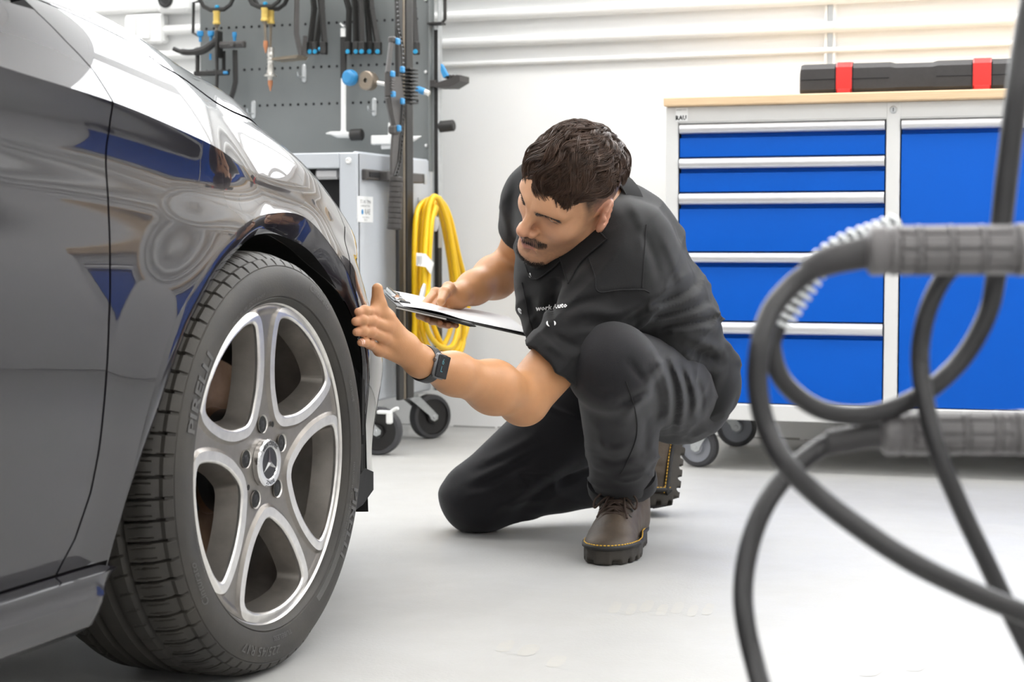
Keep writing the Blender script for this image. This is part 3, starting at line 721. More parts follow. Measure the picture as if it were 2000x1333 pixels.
# --- dark body behind the gaps, underbody
b = WMB(car)
uu = np.linspace(-3.25, .30, 60); rows = []
for t in (.14, .5, .9, 1.02, 1.08):
    p = carsurf(uu, np.full(60, t)); p[:, 0] -= .022; p[:, 2] -= .012 if t > 1 else 0; rows.append(p)
V = np.stack(rows, 0)
for a_, b_ in ((0, 42), (57, 60)):
    pass
uu1 = np.linspace(-2.2, -.395, 30); rows = [carsurf(uu1, np.full(30, t))-[.026, 0, .0] for t in (.12, .5, .9, .99)]; b.grid(np.stack(rows, 0), flip=True)
b.box((WX-1.70, WY-3.2, .17), (WX-.30, WY+.62, .30), .03)
b.box((WX-1.60, WY-.36, .30), (WX-.32, WY+.55, .60), .03)
obj('underbody', b, 'car_gap', car)
# --- side skirt
prof = np.array([(-.05, .2215), (-.006, .2215), (.000, .219), (.0008, .207), (.0030, .198), (.0052, .193), (.0050, .188), (.0005, .174), (-.009, .157), (-.030, .144), (-.07, .138)])
us = np.r_[np.linspace(-2.3, -.455, 12), np.linspace(-.45, -.402, 8)]; V = []
for u in us:
    k = max(0, (u+.45)/.048); p = prof.copy()
    p[:, 1] = .2215-(.2215-p[:, 1])*(1-.30*k*k); p[:, 0] -= .035*k*k*np.clip((.215-prof[:, 1])/.03, 0, 1)
    V.append(np.c_[WX+p[:, 0], np.full(len(p), WY+u+(.014 if 0 else 0)), p[:, 1]])
b = WMB(car); b.grid(np.array(V)); e = np.array(V)[-1]; b.add(e, [tuple(range(len(e)))])
obj('side_skirt', b, 'car_paint', car, smooth=25)
# --- glasshouse (above the frame)
b = WMB(car)
def cross(u, z, w): return [(WX-.895-w, WY+u, z), (WX-.895+w, WY+u, z)]
def loft(rows): b.grid(np.array(rows), flip=True)
gl = []
for u, zr, wr in [(-.62, .99, .60), (-1.0, 1.22, .60), (-1.45, 1.40, .56), (-2.0, 1.42, .55), (-2.5, 1.28, .56), (-2.9, 1.02, .60)]:
    zb = 1.0; gl.append([(WX-.895+.80, WY+u, min(zb, zr)), (WX-.895+(.80+wr)/2, WY+u, (zr+zb)/2 if zr > zb else zr), (WX-.895+wr, WY+u, zr), (WX-.895, WY+u, zr+.03), (WX-.895-wr, WY+u, zr), (WX-.895-(.80+wr)/2, WY+u, (zr+zb)/2 if zr > zb else zr), (WX-.895-.80, WY+u, min(zb, zr))])
b.grid(np.array(gl)); obj('windscreen_and_windows', b, 'car_glass', car, smooth=60)
# ------------------------------------------------------------------ wheel
TYRE_R = .3055
def make_wheel():
    w = bpy.data.objects.new('front_wheel', None); COL.objects.link(w); w.parent = car
    w.location = (WX-car.location[0], WY-car.location[1], WZ); w.empty_display_size = .05
    # local axes: x outwards, y forward, z up.  tyre
    prof = [(.2290, -.006), (.2300, .0005), (.2325, .005), (.237, .0092), (.2385, .0080), (.240, .0105), (.252, .0135), (.266, .0140), (.280, .0120), (.2885, .0085), (.2895, .0068), (.291, .0072), (.297, .0035), (.302, -.002)]
    mp = lambda r: r if r < .2385 else .2385+(r-.2385)*.855
    prof = [(mp(r), x) for r, x in prof]
    xs = np.linspace(-.008, -.205, 47); sh = lambda x: TYRE_R-.0105*np.clip((-.030-x)/-.024, 0, 1)**2*1.0-.0025*np.clip(abs(x+.107)/.09, 0, 1)**3
    tread = []
    for x in xs:
        e = min(x+.0, 0); k = max(0, (x+.034)/.026); k2 = max(0, (-.180-x)/.026)
        tread.append((TYRE_R-.0026*(abs(x+.107)/.075)**2-.0085*k*k-.0085*k2*k2, x))
    inner = [(.288, -.2165), (.272, -.2265), (.252, -.228), (.235, -.222), (.2225, -.208)]
    pr = np.array(prof+tread+inner); nt0, nt1 = len(prof), len(prof)+len(tread)
    NS, SUB = 66, 20; na = NS*SUB; a = np.arange(na)*2*math.pi/na
    R = np.repeat(pr[:, 0][:, None], na, 1); X = np.repeat(pr[:, 1][:, None], na, 1)
    ph = (np.arange(na) % SUB)/SUB
    for i in range(nt0-2, nt1):
        x = pr[i, 1]; d = 0.
        for g, wd_ in ((-.060, .0040), (-.094, .0062), (-.134, .0062), (-.168, .0045)):
            d = max(d, .0095*np.clip((wd_-abs(x-g))/.0012, 0, 1))
        lat = np.zeros(na)
        if x > -.056:                                    # shoulder blocks with lateral grooves, and sipes between them
            ang = (ph+.10*np.clip((x+.056)/.05, 0, 1)) % 1
            lat = .0075*(np.abs(ang-.5) < .062); sp = .0024*((np.abs(ang-.5-.26) < .028) | (np.abs(ang-.5+.24) < .028))*(-.048 < x < -.020)
            lat = np.maximum(lat, sp)
            if x > -.004: lat *= .5
        elif x < -.172: lat = .0055*(np.abs(ph-.5) < .058)
        elif -.092 < x < -.066: lat = .002*(np.abs((ph*1+x*9) % 1-.5) < .04)
        R[i] -= np.maximum(d, lat)
    V = np.stack([X, R*np.cos(a)[None], R*np.sin(a)[None]], -1)
    low = V[..., 2] < -WZ+.0008; V[..., 0] += np.where(V[..., 2] < -.265, .006*np.clip((-.265-V[..., 2])/.03, 0, 1)*np.sign(V[..., 0]+.107)*np.clip(abs(V[..., 0]+.107)/.1, 0, 1), 0)
    V[..., 2] = np.where(low, -WZ+.0008, V[..., 2])
    b = MB(); b.grid(V, closed_v=True); obj('tyre', b, 'rubber', w, smooth=28)
    # raised lettering on the side wall
    b = MB()
    def side_x(r): return np.interp(r, pr[:nt0, 0], pr[:nt0, 1])
    def arc_text(txt, r0, phi, size, bold=0., shear=0., sx=1., lift=.0013):
        v, f = text_mesh(txt, size, res=2, bold=bold, shear=shear); v = v.copy(); v[:, 0] *= sx
        r0 = mp(r0); ph_ = math.radians(phi)-v[:, 0]/r0; r = r0+v[:, 1]*.9
        b.add(np.stack([side_x(r)+lift, r*np.cos(ph_), r*np.sin(ph_)], 1), f)
    arc_text('PIRELLI', .2615, 152, .026, bold=.0006, sx=1.45); arc_text('PIRELLI', .2615, -28, .026, bold=.0006, sx=1.45)
    arc_text('Cinturato', .272, 62, .018, shear=.35); arc_text('225/45 R17', .270, -104, .021, sx=1.15); arc_text('TUBELESS', .250, -90, .011, sx=1.2)
    arc_text('M+S  91 W  DOT RNP7', .2475, 112, .0085, sx=1.15); arc_text('RADIAL  TUBELESS', .2475, 200, .008, sx=1.1); arc_text('Cinturato', .272, -150, .018, shear=.35)
    arc_text('OUTSIDE', .252, 20, .009); arc_text('MAX LOAD 615 KG  MAX PRESS 350 KPA', .2475, -20, .006, sx=1.1)
    for rr in (.2440, .2462, .2484, .2506): b.lathe([(rr-.0005, side_x(rr-.0005)+.0001), (rr, side_x(rr)+.0007), (rr+.0005, side_x(rr+.0005)+.0001)], axis=(1, 0, 0), n=60, a0=math.radians(-62+0), a1=math.radians(-22), M=None)
    obj('tyre_lettering', b, 'rubber_print', w, smooth=0, kind='stuff')
    # rim: face with five windows
    win = np.array([(0, .079), (.009, .0805), (.0225, .0885), (.0414, .103), (.061, .1255), (.0765, .151), (.0845, .170), (.0855, .181), (.078, .1895), (.06, .1985), (.03, .2055), (0, .2075)])
    win = catmull(np.vstack([win, (win*[-1, 1])[::-1][1:-1]]), 5, closed=True)
    nr, na2 = 120, 800; rr = np.linspace(.03, .2215, nr); aa = np.linspace(0, 2*math.pi, na2+1)
    RR, AA = np.meshgrid(rr, aa, indexing='ij'); V = np.c_[(RR*np.cos(AA)).ravel(), (RR*np.sin(AA)).ravel()]; T = grid_tris(nr, na2+1)
    SP0 = math.radians(90+2)
    def wsd(v):
        th = np.arctan2(v[:, 1], v[:, 0]); r = np.hypot(v[:, 0], v[:, 1]); k = (th-SP0-math.radians(36)) % math.radians(72); k = k-math.radians(36)+0
        # fold into one sector whose window is centred on angle 0
        k2 = ((th-SP0) % math.radians(72))-math.radians(36); return seg_dist(np.c_[r*np.sin(k2), r*np.cos(k2)], win)
    V, T = clip(V, T, wsd(V))
    def height(v):
        d = wsd(v); r = np.hypot(v[:, 0], v[:, 1]); base = -.010+.010*np.clip((r-.05)/.16, 0, 1)-.003*np.clip((r-.212)/.009, 0, 1)
        band = .0155; base = base-.0045*np.clip((d-band)/.005, 0, 1)*np.clip((.2175-r)/.008, 0, 1)-.0025*np.clip((.003-d)/.003, 0, 1)**2
        return np.where(r < .05, np.minimum(base, -.013), base)
    d = wsd(V)
    A1, T1 = clip(V, T, .0155-d); B1, T2 = clip(V, T, d-.0155)
    bd = boundary(T)
    b = MB()
    b.add(np.c_[height(A1), A1], T1[:, ::1] if 1 else T1, mi=1); b.add(np.c_[height(B1), B1], T2, mi=0)
    # window walls
    ids, inv = np.unique(bd, return_inverse=True); inv = inv.reshape(-1, 2); e = V[ids]; r = np.hypot(e[:, 0], e[:, 1]); inner_edge = (wsd(e) < .003)
    h0 = height(e); rows = [np.c_[h0, e]]
    for dep, gro in ((.004, .0), (.036, -.009)):
        # walls lean: the window narrows towards the inside
        ce = np.zeros_like(e); th = np.arctan2(e[:, 1], e[:, 0]); kk = np.round((th-SP0-math.radians(36))/math.radians(72)); ca = SP0+math.radians(36)+kk*math.radians(72); ce = .150*np.c_[np.cos(ca), np.sin(ca)]
        dd = ce-e; L_ = np.linalg.norm(dd, axis=1)[:, None]; rows.append(np.c_[h0-dep, e+dd/L_*(-gro)])
    for k in range(2):
        o_ = np.vstack([rows[k], rows[k+1]]); n_ = len(ids); m_ = inner_edge[inv].all(1)
        b.add(o_, [(x, y, y+n_, x+n_) for x, y in inv[m_]], mi=0 if k else 1)
    # bead lip and barrel
    b.lathe([(.2215, -.004), (.224, -.0005), (.2275, .0015), (.2295, -.0005), (.2295, -.010)], axis=(1, 0, 0), n=160, mi=1)
    b.lathe([(.216, -.012), (.214, -.05), (.204, -.075), (.200, -.13), (.207, -.19), (.222, -.214)], axis=(1, 0, 0), n=120, mi=0)
    # the five bolt holes with their bolts
    for k in range(5):
        an = math.radians(90+6-72*k); c_ = .0555*np.array([math.cos(an), math.sin(an)])
        b.lathe([(.0132, -.0112), (.0125, -.0128), (.0120, -.0135)], c=(0, *c_), axis=(1, 0, 0), n=20, mi=1)
    o_ = obj('rim', b, ['rim_grey', 'rim_bright'], w, smooth=32); o_.scale = (1, 1.024, 1.024)
    for k in range(5):
        an = math.radians(90+6-72*k); c_ = .0555*np.array([math.cos(an), math.sin(an)]); b = MB(); b.lathe([(.0001, -.0126), (.0124, -.0126)], c=(0, *c_), axis=(1, 0, 0), n=20); obj('bolt_recess', b, 'car_gap', w)
        an2 = an-math.radians(30); c2 = .058*np.array([math.cos(an2), math.sin(an2)])
        if k in (0, 3): b = MB(); b.lathe([(.0001, -.0118), (.0042, -.0118)], c=(0, *c2), axis=(1, 0, 0), n=14); obj('locating_hole', b, 'car_gap', w)
    for k in range(5):
        an = math.radians(90+6-72*k); c_ = .0555*np.array([math.cos(an), math.sin(an)]); b = MB()
        b.lathe([(.0001, -.0122), (.0062, -.0122), (.0066, -.0124)], c=(0, *c_), axis=(1, 0, 0), n=6); obj('wheel_bolt', b, 'brake_iron', w)
    # centre cap with the three-pointed star
    b = MB(); b.lathe([(.034, -.014), (.0345, -.006), (.0325, -.0035), (.0235, -.0035), (.0225, -.0048)], axis=(1, 0, 0), n=64, mi=0); b.lathe([(.0225, -.0048), (.0001, -.0048)], axis=(1, 0, 0), n=48, mi=1)
    for k in range(3):
        an = math.radians(90+120*k+3); dr = np.array([math.cos(an), math.sin(an)]); pe = np.array([-dr[1], dr[0]])
        tip = dr*.0222; l1 = -pe*.0042; l2 = pe*.0042
        v = [np.r_[-.0040, tip], np.r_[-.0044, l1], np.r_[-.0044, l2], np.r_[-.0022, 0, 0]]; b.add(v, [(1, 3, 0), (3, 2, 0)], mi=0); b.add(v, [(3, 1, 0), (0, 2, 3)], mi=0)
    for txt, phi, flip in (('MERCEDES', 90, 1), ('BENZ', 270, 1)):
        v, f = text_mesh(txt, .0078, res=1, bold=.0001); ph_ = math.radians(phi)-v[:, 0]*1.25/.028; r = .028+v[:, 1]; b.add(np.stack([np.full(len(v), -.0033), r*np.cos(ph_), r*np.sin(ph_)], 1), f, mi=1)
    obj('centre_cap', b, ['chrome', 'cap_dark'], w)
    # brake
    b = MB(); b.lathe([(.075, -.082), (.078, -.098), (.146, -.098), (.148, -.100), (.148, -.122), (.146, -.124), (.06, -.124)], axis=(1, 0, 0), n=96, mi=0); b.lathe([(.001, -.060), (.065, -.060), (.073, -.066), (.075, -.082)], axis=(1, 0, 0), n=64, mi=1)
    obj('brake_disc', b, ['brake_steel', 'brake_iron'], w)
    b = MB(); a_ = np.linspace(math.radians(150), math.radians(215), 14)
    rows = [np.stack([np.full(14, x), r*np.cos(a_), r*np.sin(a_)], 1) for r, x in ((.098, -.083), (.100, -.072), (.150, -.070), (.162, -.078), (.164, -.13), (.10, -.13))]
    b.grid(np.array(rows)); b.add(np.array(rows)[:, 0], [tuple(range(6))]); b.add(np.array(rows)[:, -1], [tuple(range(6))[::-1]]); obj('brake_caliper', b, 'brake_iron', w)
    b = MB(); b.lathe([(.0001, -.165), (.197, -.165)], axis=(1, 0, 0), n=64); obj('dust_shield', b, 'car_gap', w)
    return w
front_wheel = make_wheel()
for nm, dx, dy in (('rear_wheel', 0, -2.70),):
    r = front_wheel.copy(); r.name = nm; COL.objects.link(r); r.location = (front_wheel.location[0]+dx, front_wheel.location[1]+dy, WZ)
    for ch in front_wheel.children:
        c_ = ch.copy(); COL.objects.link(c_); c_.parent = r
for nm, dy in (('front_wheel', 0), ('rear_wheel', -2.70)):
    r = front_wheel.copy(); r.name = nm; COL.objects.link(r); r.location = (front_wheel.location[0]-1.79, front_wheel.location[1]+dy, WZ); r.rotation_euler = (0, 0, math.pi)
    for ch in front_wheel.children:
        if ch.name.split('.')[0] in ('tyre', 'rim'):
            c_ = ch.copy(); COL.objects.link(c_); c_.parent = r
# ================================================================== tool trolley with its pegboard
mat('trolley_grey', (.52, .55, .59), rough=.38, noise=.03, nscale=4)
mat('peg_grey', (.165, .178, .178), rough=.55, noise=.08, nscale=5)
mat('tool_black', (.020, .019, .018), rough=.5, noise=.2, nscale=30)
mat('tool_grey', (.075, .07, .068), rough=.5, noise=.2, nscale=30)
mat('tool_mid', (.042, .038, .036), rough=.5)
mat('tool_brown', (.20, .165, .12), rough=.45, noise=.3, nscale=20)
mat('tool_blue', (.03, .235, .50), rough=.4)
mat('tool_teal', (.01, .27, .50), rough=.4)
mat('tool_white', (.78, .78, .77), rough=.35)
mat('brass_yellow', (.70, .50, .13), rough=.35, metal=.2)
mat('copper', (.62, .27, .14), rough=.35, metal=.7)
mat('bright_steel', (.66, .64, .60), rough=.3, metal=.9)
mat('weight_steel', (.30, .25, .20), rough=.35, metal=.9)
TX, TY0, TY1 = -2.119, 4.530, 5.079
def pg(px, py, off=0.): return on(px, py, 1, TY1-off)
def ax(px, py, off=0.): return on(px, py, 0, TX+off)
trol = thing('tool_trolley', 'pale blue-grey tool trolley with a slate pegboard standing along its back', 'trolley', (TX-.45, (TY0+TY1)/2, 0))
def wb(): return WMB(trol)
TZ = .874
b = wb(); XL = TX-.95
fr = [on(640, 329, 1, TY0), on(662, 395, 1, TY0)]      # opening in the front face
ox0, ox1, oz1, oz0 = on(600, 329, 1, TY0)[0], on(662, 329, 1, TY0)[0], fr[0][2], .52
b.box((ox1, TY0, .150), (TX, TY0+.02, TZ), .004); b.box((XL, TY0, oz1), (ox1, TY0+.02, TZ), .003); b.box((XL, TY0, .150), (ox1, TY0+.02, oz0), .003); b.box((XL, TY0, oz0), (ox0-.1, TY0+.02, oz1), .003)
b.box((TX-.02, TY0+.004, .150), (TX, TY1-.016, TZ+.003), .006); b.box((XL, TY1-.02, .150), (TX-.002, TY1-.002, TZ), .004); b.box((XL, TY0+.005, .150), (XL+.02, TY1-.01, TZ), .003)
b.box((XL+.004, TY0+.004, TZ-.02), (TX-.004, TY1-.01, TZ), .003); b.box((XL+.004, TY0+.004, .150), (TX-.004, TY1-.01, .17), .003)
obj('trolley_body', b, 'trolley_grey', trol)
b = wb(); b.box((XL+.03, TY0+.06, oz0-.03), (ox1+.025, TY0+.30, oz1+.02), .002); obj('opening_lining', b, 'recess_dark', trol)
b = wb(); c = on(651, 342, 1, TY0+.03); b.box((c[0]-.06, TY0+.028, c[2]-.012), (c[0]+.018, TY0+.055, c[2]+.020), .008); obj('foam_insert', b, 'alu_strip', trol)
b = wb(); c = on(681, 314, 1, TY0); b.lathe([(.0001, .004), (.006, .007), (.0085, .004), (.009, 0)], c=(c[0], TY0, c[2]), axis=(0, -1, 0), n=16); obj('plastic_plug', b, 'white_plastic', trol)
b = wb(); p = on(700, 760, 0, TX); b.box((TX-.003, 4.773, .152), (TX+.0012, 4.776, .40), .0004)
for z in (.165, .195, .225, .36): b.cyl((TX, 4.80, z), (TX+.004, 4.80, z), .005, n=10, bev=.001)
obj('side_seam', b, 'zinc', trol)
# pegboard: panel with edge returns and its rows of holes
b = wb(); x0 = pg(392, 80)[0]; b.box((x0, TY1-.004, .84), (TX+.002, TY1+.004, 1.80), .001); b.box((TX-.001, TY1-.022, .84), (TX+.004, TY1+.02, 1.80), .001)
obj('pegboard_panel', b, 'peg_grey', trol)
b = wb()
for zrow in (1.062, 1.180, 1.318, 1.436):
    for x in np.arange(TX-.045, x0+.02, -.0278): b.lathe([(.0046, .0005), (.0043, -.0002), (.0001, -.0002)], c=(x, TY1-.0045, zrow), axis=(0, -1, 0), n=8)
obj('peg_hole', b, 'recess_dark', trol, kind='stuff', smooth=0)
b = wb()
for px, py in ((833, 141), (834, 285), (833, 0)):
    c = pg(px, py); b.sphere((c[0], TY1-.006, c[2]), .0055, 10, 8)
obj('dome_nut', b, 'white_plastic', trol)
b = wb(); b.box((TX+.022, TY1-.0, .60), (TX+.026, TY1+.03, 1.75), .001, mi=1); b.box((TX+.003, TY1+.002, .150), (TX+.012, TY1+.03, 1.29), .001, mi=1)
b.box((TX+.010, TY1+.0, .15), (TX+.024, TY1+.03, ax(853, 62)[2]-.0), .001, mi=0); obj('rear_post', b, ['tool_black', 'zinc'], trol)
b = wb(); z = ax(700, 338)[2]; y0, y1 = ax(706, 338)[1], ax(772, 338)[1]; ym = ax(733, 338)[1]; yr = ax(808, 345)[1]
b.box((TX-.001, y0, z-.018), (TX+.014, ym, z+.012), .003, mi=0); b.box((TX, ym, z-.018), (TX+.0405, yr-.01, z+.011), .003, mi=0); b.box((TX+.013, y0+.022, z-.010), (TX+.016, ym-.004, z+.005), .001, mi=1); b.box((TX+.038, yr-.014, z-.020), (TX+.044, yr+.002, z+.012), .001, mi=2)
obj('beam_bracket', b, ['tool_grey', 'recess_dark', 'zinc'], trol)
b = wb(); a0, a1 = ax(698, 383), ax(728, 435); b.box((TX-.001, a0[1], a1[2]), (TX+.0012, a1[1], a0[2]), .0003); lab = obj('sticker', b, 'sticker_white', trol)
b = wb(); yc = (a0[1]+a1[1])/2
for zt, sz, tx in ((.745, .0066, '- - - - - - - -'), (.7335, .015, 'TC-85 TMA'), (.7215, .0085, 'WARRANTY NO'), (.6885, .0065, 'TOOL STATION'), (.6815, .006, 'SERVICE')):
    v, f = text_mesh(tx, sz, res=1); b.add(np.stack([np.full(len(v), TX+.0016), yc+v[:, 0], zt-.0+v[:, 1]], 1), f, mi=1)
v, f = text_mesh('RAE', .022, res=1); b.add(np.stack([np.full(len(v), TX+.0016), yc+.013+v[:, 0], .7045+v[:, 1]], 1), f, mi=1)
b.lathe([(.0001, .0018), (.0075, .0018)], c=(TX, yc-.022, .7045), axis=(1, 0, 0), n=14, mi=2); o = obj('sticker_print', b, ['print_black', 'peg_grey', 'tool_blue'], lab, smooth=0)
mat('hub_black', (.016, .015, .015), rough=.35)
castor(trol, TX-.045-trol.location[0], 4.59-trol.location[1], math.radians(8), .070, .150, 'hub_black', 'tread_dark', off=.078, wid=.036)
castor(trol, TX-.035-trol.location[0], 4.985-trol.location[1], math.radians(55), .070, .150, 'hub_black', 'tread_dark', off=.075, wid=.036)
castor(trol, XL+.07-trol.location[0], 4.60-trol.location[1], math.radians(20), .070, .150, 'hub_black', 'tread_dark', off=.04, wid=.036)
castor(trol, XL+.07-trol.location[0], 5.00-trol.location[1], math.radians(70), .070, .150, 'hub_black', 'tread_dark', off=.04, wid=.036)
b = wb(); c = P(750, 805, 5.02); b.box(c-[.02, .010, .006], c+[.022, .010, .004], .003, M=None); b.tube([c+[.02, 0, .0], c+[.036, 0, .010], c+[.045, 0, .012]], .005, 8); b.box(c+[.010, -.012, -.034], c+[.027, .006, .004], .004); obj('castor_brake', b, 'white_plastic', trol)
# ------------------------------------------------------------------ hand tools on the board
def pthing(name, label, cat, px, py, off=.02, group=None):
    return thing(name, label, cat, pg(px, py, off), 0, group)
def ppath(pts, off): return [pg(x, y, off) for x, y in pts]
S_ = .00163
def wall_hook(px, py, label):
    t = pthing('peg_hook', label, 'hook', px, py, .004, 'zinc hooks on the pegboard'); b = WMB(t)
    a, c = pg(px, py-13, .006), pg(px, py+13, .006); b.tube([a, c], .0078, 10, ell=.25, mi=0); b.sphere(a, (.0078, .002, .0078), 10, 6); b.sphere(c, (.0078, .002, .0078), 10, 6)
    obj('hook_plate', b, 'zinc', t); b = WMB(t); b.tube(catmull([pg(px, py+8, .008), pg(px-5, py+8, .03), pg(px-11, py+6, .055), pg(px-12.5, py-2, .06)], 5), .0024, 8); obj('hook_wire', b, 'zinc', t)
wall_hook(594, 143, 'empty zinc hook below the flat black foot of the grey bracket'); wall_hook(495, 214, 'empty zinc hook on the pegboard just above the car bonnet edge'); wall_hook(731, 209, 'empty zinc hook on the pegboard beneath the round steel weight')
def puller(x, y, off, label, rod_to, tip=None, group='pull handles hanging on the pegboard'):
    t = pthing('dent_puller', label, 'pull handle', x, y, off, group)
    b = WMB(t); b.tube(ppath([(x-42, y-75), (x-36, y-32), (x-26, y-14), (x-13, y-8), (x+14, y-9), (x+26, y-18), (x+37, y-42), (x+42, y-75)], off), .0075, 6); obj('handle_loop', b, 'tool_black', t)
    b = WMB(t); b.cyl(pg(x, y-17, off), pg(x, y-11, off), .0075, n=14, bev=.002); obj('button', b, 'tool_teal', t)
    b = WMB(t); A, B = pg(x-1, y-5, off), pg(x-1, y+21, off); b.lathe([(.0090, 0), (.0125, .002), (.0125, .008), (.0108, .010), (.0108, .036), (.0120, .038), (.0120, .043), (.009, .0435)], c=B, axis=A-B, n=18); obj('sleeve', b, 'brass_yellow', t)
    b = WMB(t); b.tube([pg(x-1, y+21, off), pg(rod_to[0], rod_to[1], off)], .0042, 10); b.cyl(pg(x-1, y+20, off), pg(x-1, y+25, off), .008, n=12); obj('rod', b, 'tool_brown', t)
    if tip:
        b = WMB(t); X, Y0, Y1 = tip; b.tube([pg(X, Y0-4, off), pg(X, Y0, off), pg(X, Y0+.1, off), pg(X, Y0+7, off), pg(X, Y1-9, off), pg(X, Y1, off)], [.0075, .0075, .0082, .0078, .0055, .0015], 12); obj('tip', b, 'copper', t)
    return t
puller(424, 27, .05, 'black pull handle with one yellow sleeve, left of the other two on the pegboard', (424, 178))
puller(518, 21, .075, 'black pull handle whose thin rod ends in a bare copper tip', (519, 82), (519, 84, 104))
t = puller(530, 26, .05, 'black pull handle whose rod carries a ribbed chrome spindle', (528, 96), (528, 158, 178))
b = WMB(t); A, B = pg(529, 93, .05), pg(528, 157, .05); L_ = np.linalg.norm(A-B)
pr = [(.0001, 0), (.008, 0), (.0095, .10), (.021, .115), (.021, .15), (.0125, .22), (.0105, .40), (.0115, .44), (.0095, .46), (.0095, .50), (.0115, .52), (.0115, .56), (.0098, .58), (.0115, .62), (.0115, .66), (.0098, .68), (.0115, .72), (.0125, .80), (.0105, .84), (.0112, .88), (.0112, 1.), (.0001, 1.)]
b.lathe([(r, z*L_) for r, z in pr], c=B, axis=A-B, n=20); obj('spindle', b, 'bright_steel', t)
# adjustable clamp at the left end of the board
t = pthing('clamp_tool', 'black adjustable clamp with three blue knobs at the pegboard\'s left end', 'clamp', 410, 100, .07)
b = WMB(t); b.tube(catmull(ppath([(339, 95), (352, 100), (372, 102), (396, 98), (412, 88), (424, 78)], .08), 4), [.008]*5+[.011]*5+[.014]*6+[.013]*4+[.010], 8, ell=.8); obj('rocker_arm', b, 'tool_black', t)
b = WMB(t); A, B = pg(432, 95, .07), pg(479, 79, .07); b.box((A[0], TY1-.085, A[2]+.0), (B[0], TY1-.06, B[2]-.002), .003); b.box((A[0]+.002, TY1-.089, (A[2]+B[2])/2-.003), (B[0]-.002, TY1-.084, (A[2]+B[2])/2+.003), .001); c = pg(454, 87, .088); b.cyl(c, c-[0, .008, 0], .0085, n=14, bev=.002); obj('slide_bar', b, 'tool_grey', t)
for x, y in ((391, 67), (412, 67), (458, 69)):
    b = WMB(t); c = pg(x, y, .075); r_ = .0105 if x < 450 else .007; b.lathe([(.0001, .016), (r_, .016), (r_*1.06, .008), (r_*.9, 0), (.005, -.002), (.005, -.018)], c=c-[0, 0, .006], n=14); obj('knob', b, 'tool_blue', t)
b = WMB(t); b.tube(ppath([(423, 75), (424, 150), (422, 205)], .07), .006, 8); b.tube(ppath([(386, 105), (386, 142)], .07), .008, 6); b.tube(ppath([(437, 100), (437, 142)], .05), .007, 6)
b.tube(ppath([(459, 98), (460, 160), (456, 178), (446, 205)], .06), .0095, 4); A, B = pg(382, 149, .06), pg(445, 137, .06); b.box((A[0], TY1-.075, A[2]), (B[0], TY1-.045, B[2]), .003); b.box(pg(424, 112, .09), pg(431, 62, .05), .002)
obj('clamp_frame', b, 'tool_black', t, smooth=40)
b = WMB(t); b.tube(ppath([(411, 105), (411, 117)], .07), .004, 8); b.tube(ppath([(437, 142), (444, 142)], .078), .005, 8); obj('screw', b, 'tool_blue', t)
t = pthing('wall_bracket', 'slim black angled bracket hanging off the pegboard\'s left edge', 'bracket', 380, 30, .03)
b = WMB(t); b.tube(ppath([(392, 2), (378, 5), (377, 64), (390, 70)], .03), .006, 4); obj('bracket_bar', b, 'tool_black', t)
# grey angle with foot plate
t = pthing('foot_bracket', 'grey angled arm with a flat dark foot plate on the pegboard', 'bracket', 590, 60, .06)
b = WMB(t); b.tube(ppath([(580, -12), (579, 66), (588, 108)], .07), .0095, 4); b.tube(ppath([(596, 70), (593, 110)], .07), .008, 4); obj('angle_arm', b, 'tool_grey', t)
b = WMB(t); A, B = pg(550, 121, .09), pg(606, 109, .03); V = [pg(549, 118, .12), pg(551, 122, .12), pg(606, 116, .06), pg(606, 109, .06)]; b.prism([(0, 0), (.085, .004), (.092, .014), (.0, .008)], 0, .07, M=(np.array([[1, 0, 0], [0, 0, -1.], [0, 1, 0]]), V[1])); obj('foot_plate', b, 'tool_brown', t)
# black pull arms
arm_pts = [(606, 'black pull arm with a blue end pin, left of the pair behind the grey angle'), (616, 'black pull arm with a blue end pin, right of the pair behind the grey angle'), (632, 'black pull arm bent outwards, its blue pin seen from the side'), (680, 'black pull arm hanging over the white hammer\'s top'), (696, 'second black pull arm to the right of the white hammer'), (707, 'middle black pull arm of the row beside the hammer'), (722, 'fourth black pull arm, next to the last of the row'), (738, 'last black pull arm of the row, leaning right'), (812, 'short black pull arm half hidden behind the tall beam')]
for k, (x, lb_) in enumerate(arm_pts):
    t = pthing('dent_lever', lb_, 'pull arm', x, 40, .06, 'pull arms on the pegboard'); o_ = .05+.012*(k % 3)
    lean = {606: (2, 8, 0), 616: (4, 12, 2), 632: (-4, -3, 2), 680: (-12, 2, 0), 696: (-8, -2, 0), 707: (-4, -2, 0), 722: (-7, -5, 0), 738: (-16, -12, -1), 812: (-6, -4, 0)}[x]
    b = WMB(t); b.tube(ppath([(x+lean[0], -30), (x+lean[1], 18), (x+lean[2], 84)], o_), .0105, 4); b.tube(ppath([(x+lean[1], 15.5), (x+lean[1], 18.5)], o_), .0118, 4); obj('arm_bar', b, 'tool_black', t, smooth=20)
    b = WMB(t); A = pg(x, 84, o_); b.box(A+[-.010, -.011, -.036], A+[.011, .011, .004], .003); obj('arm_end', b, 'tool_black', t)
    b = WMB(t); c = pg(x, 101, o_+.011)
    if x == 632: c = pg(x-5, 96, o_+.004); b.cyl(c, c+[-.008, -.002, 0], .0065, n=12, bev=.001)
    else: b.cyl(c, c-[0, .006, 0], .0072, n=14, bev=.001)
    obj('pin', b, 'tool_teal', t)
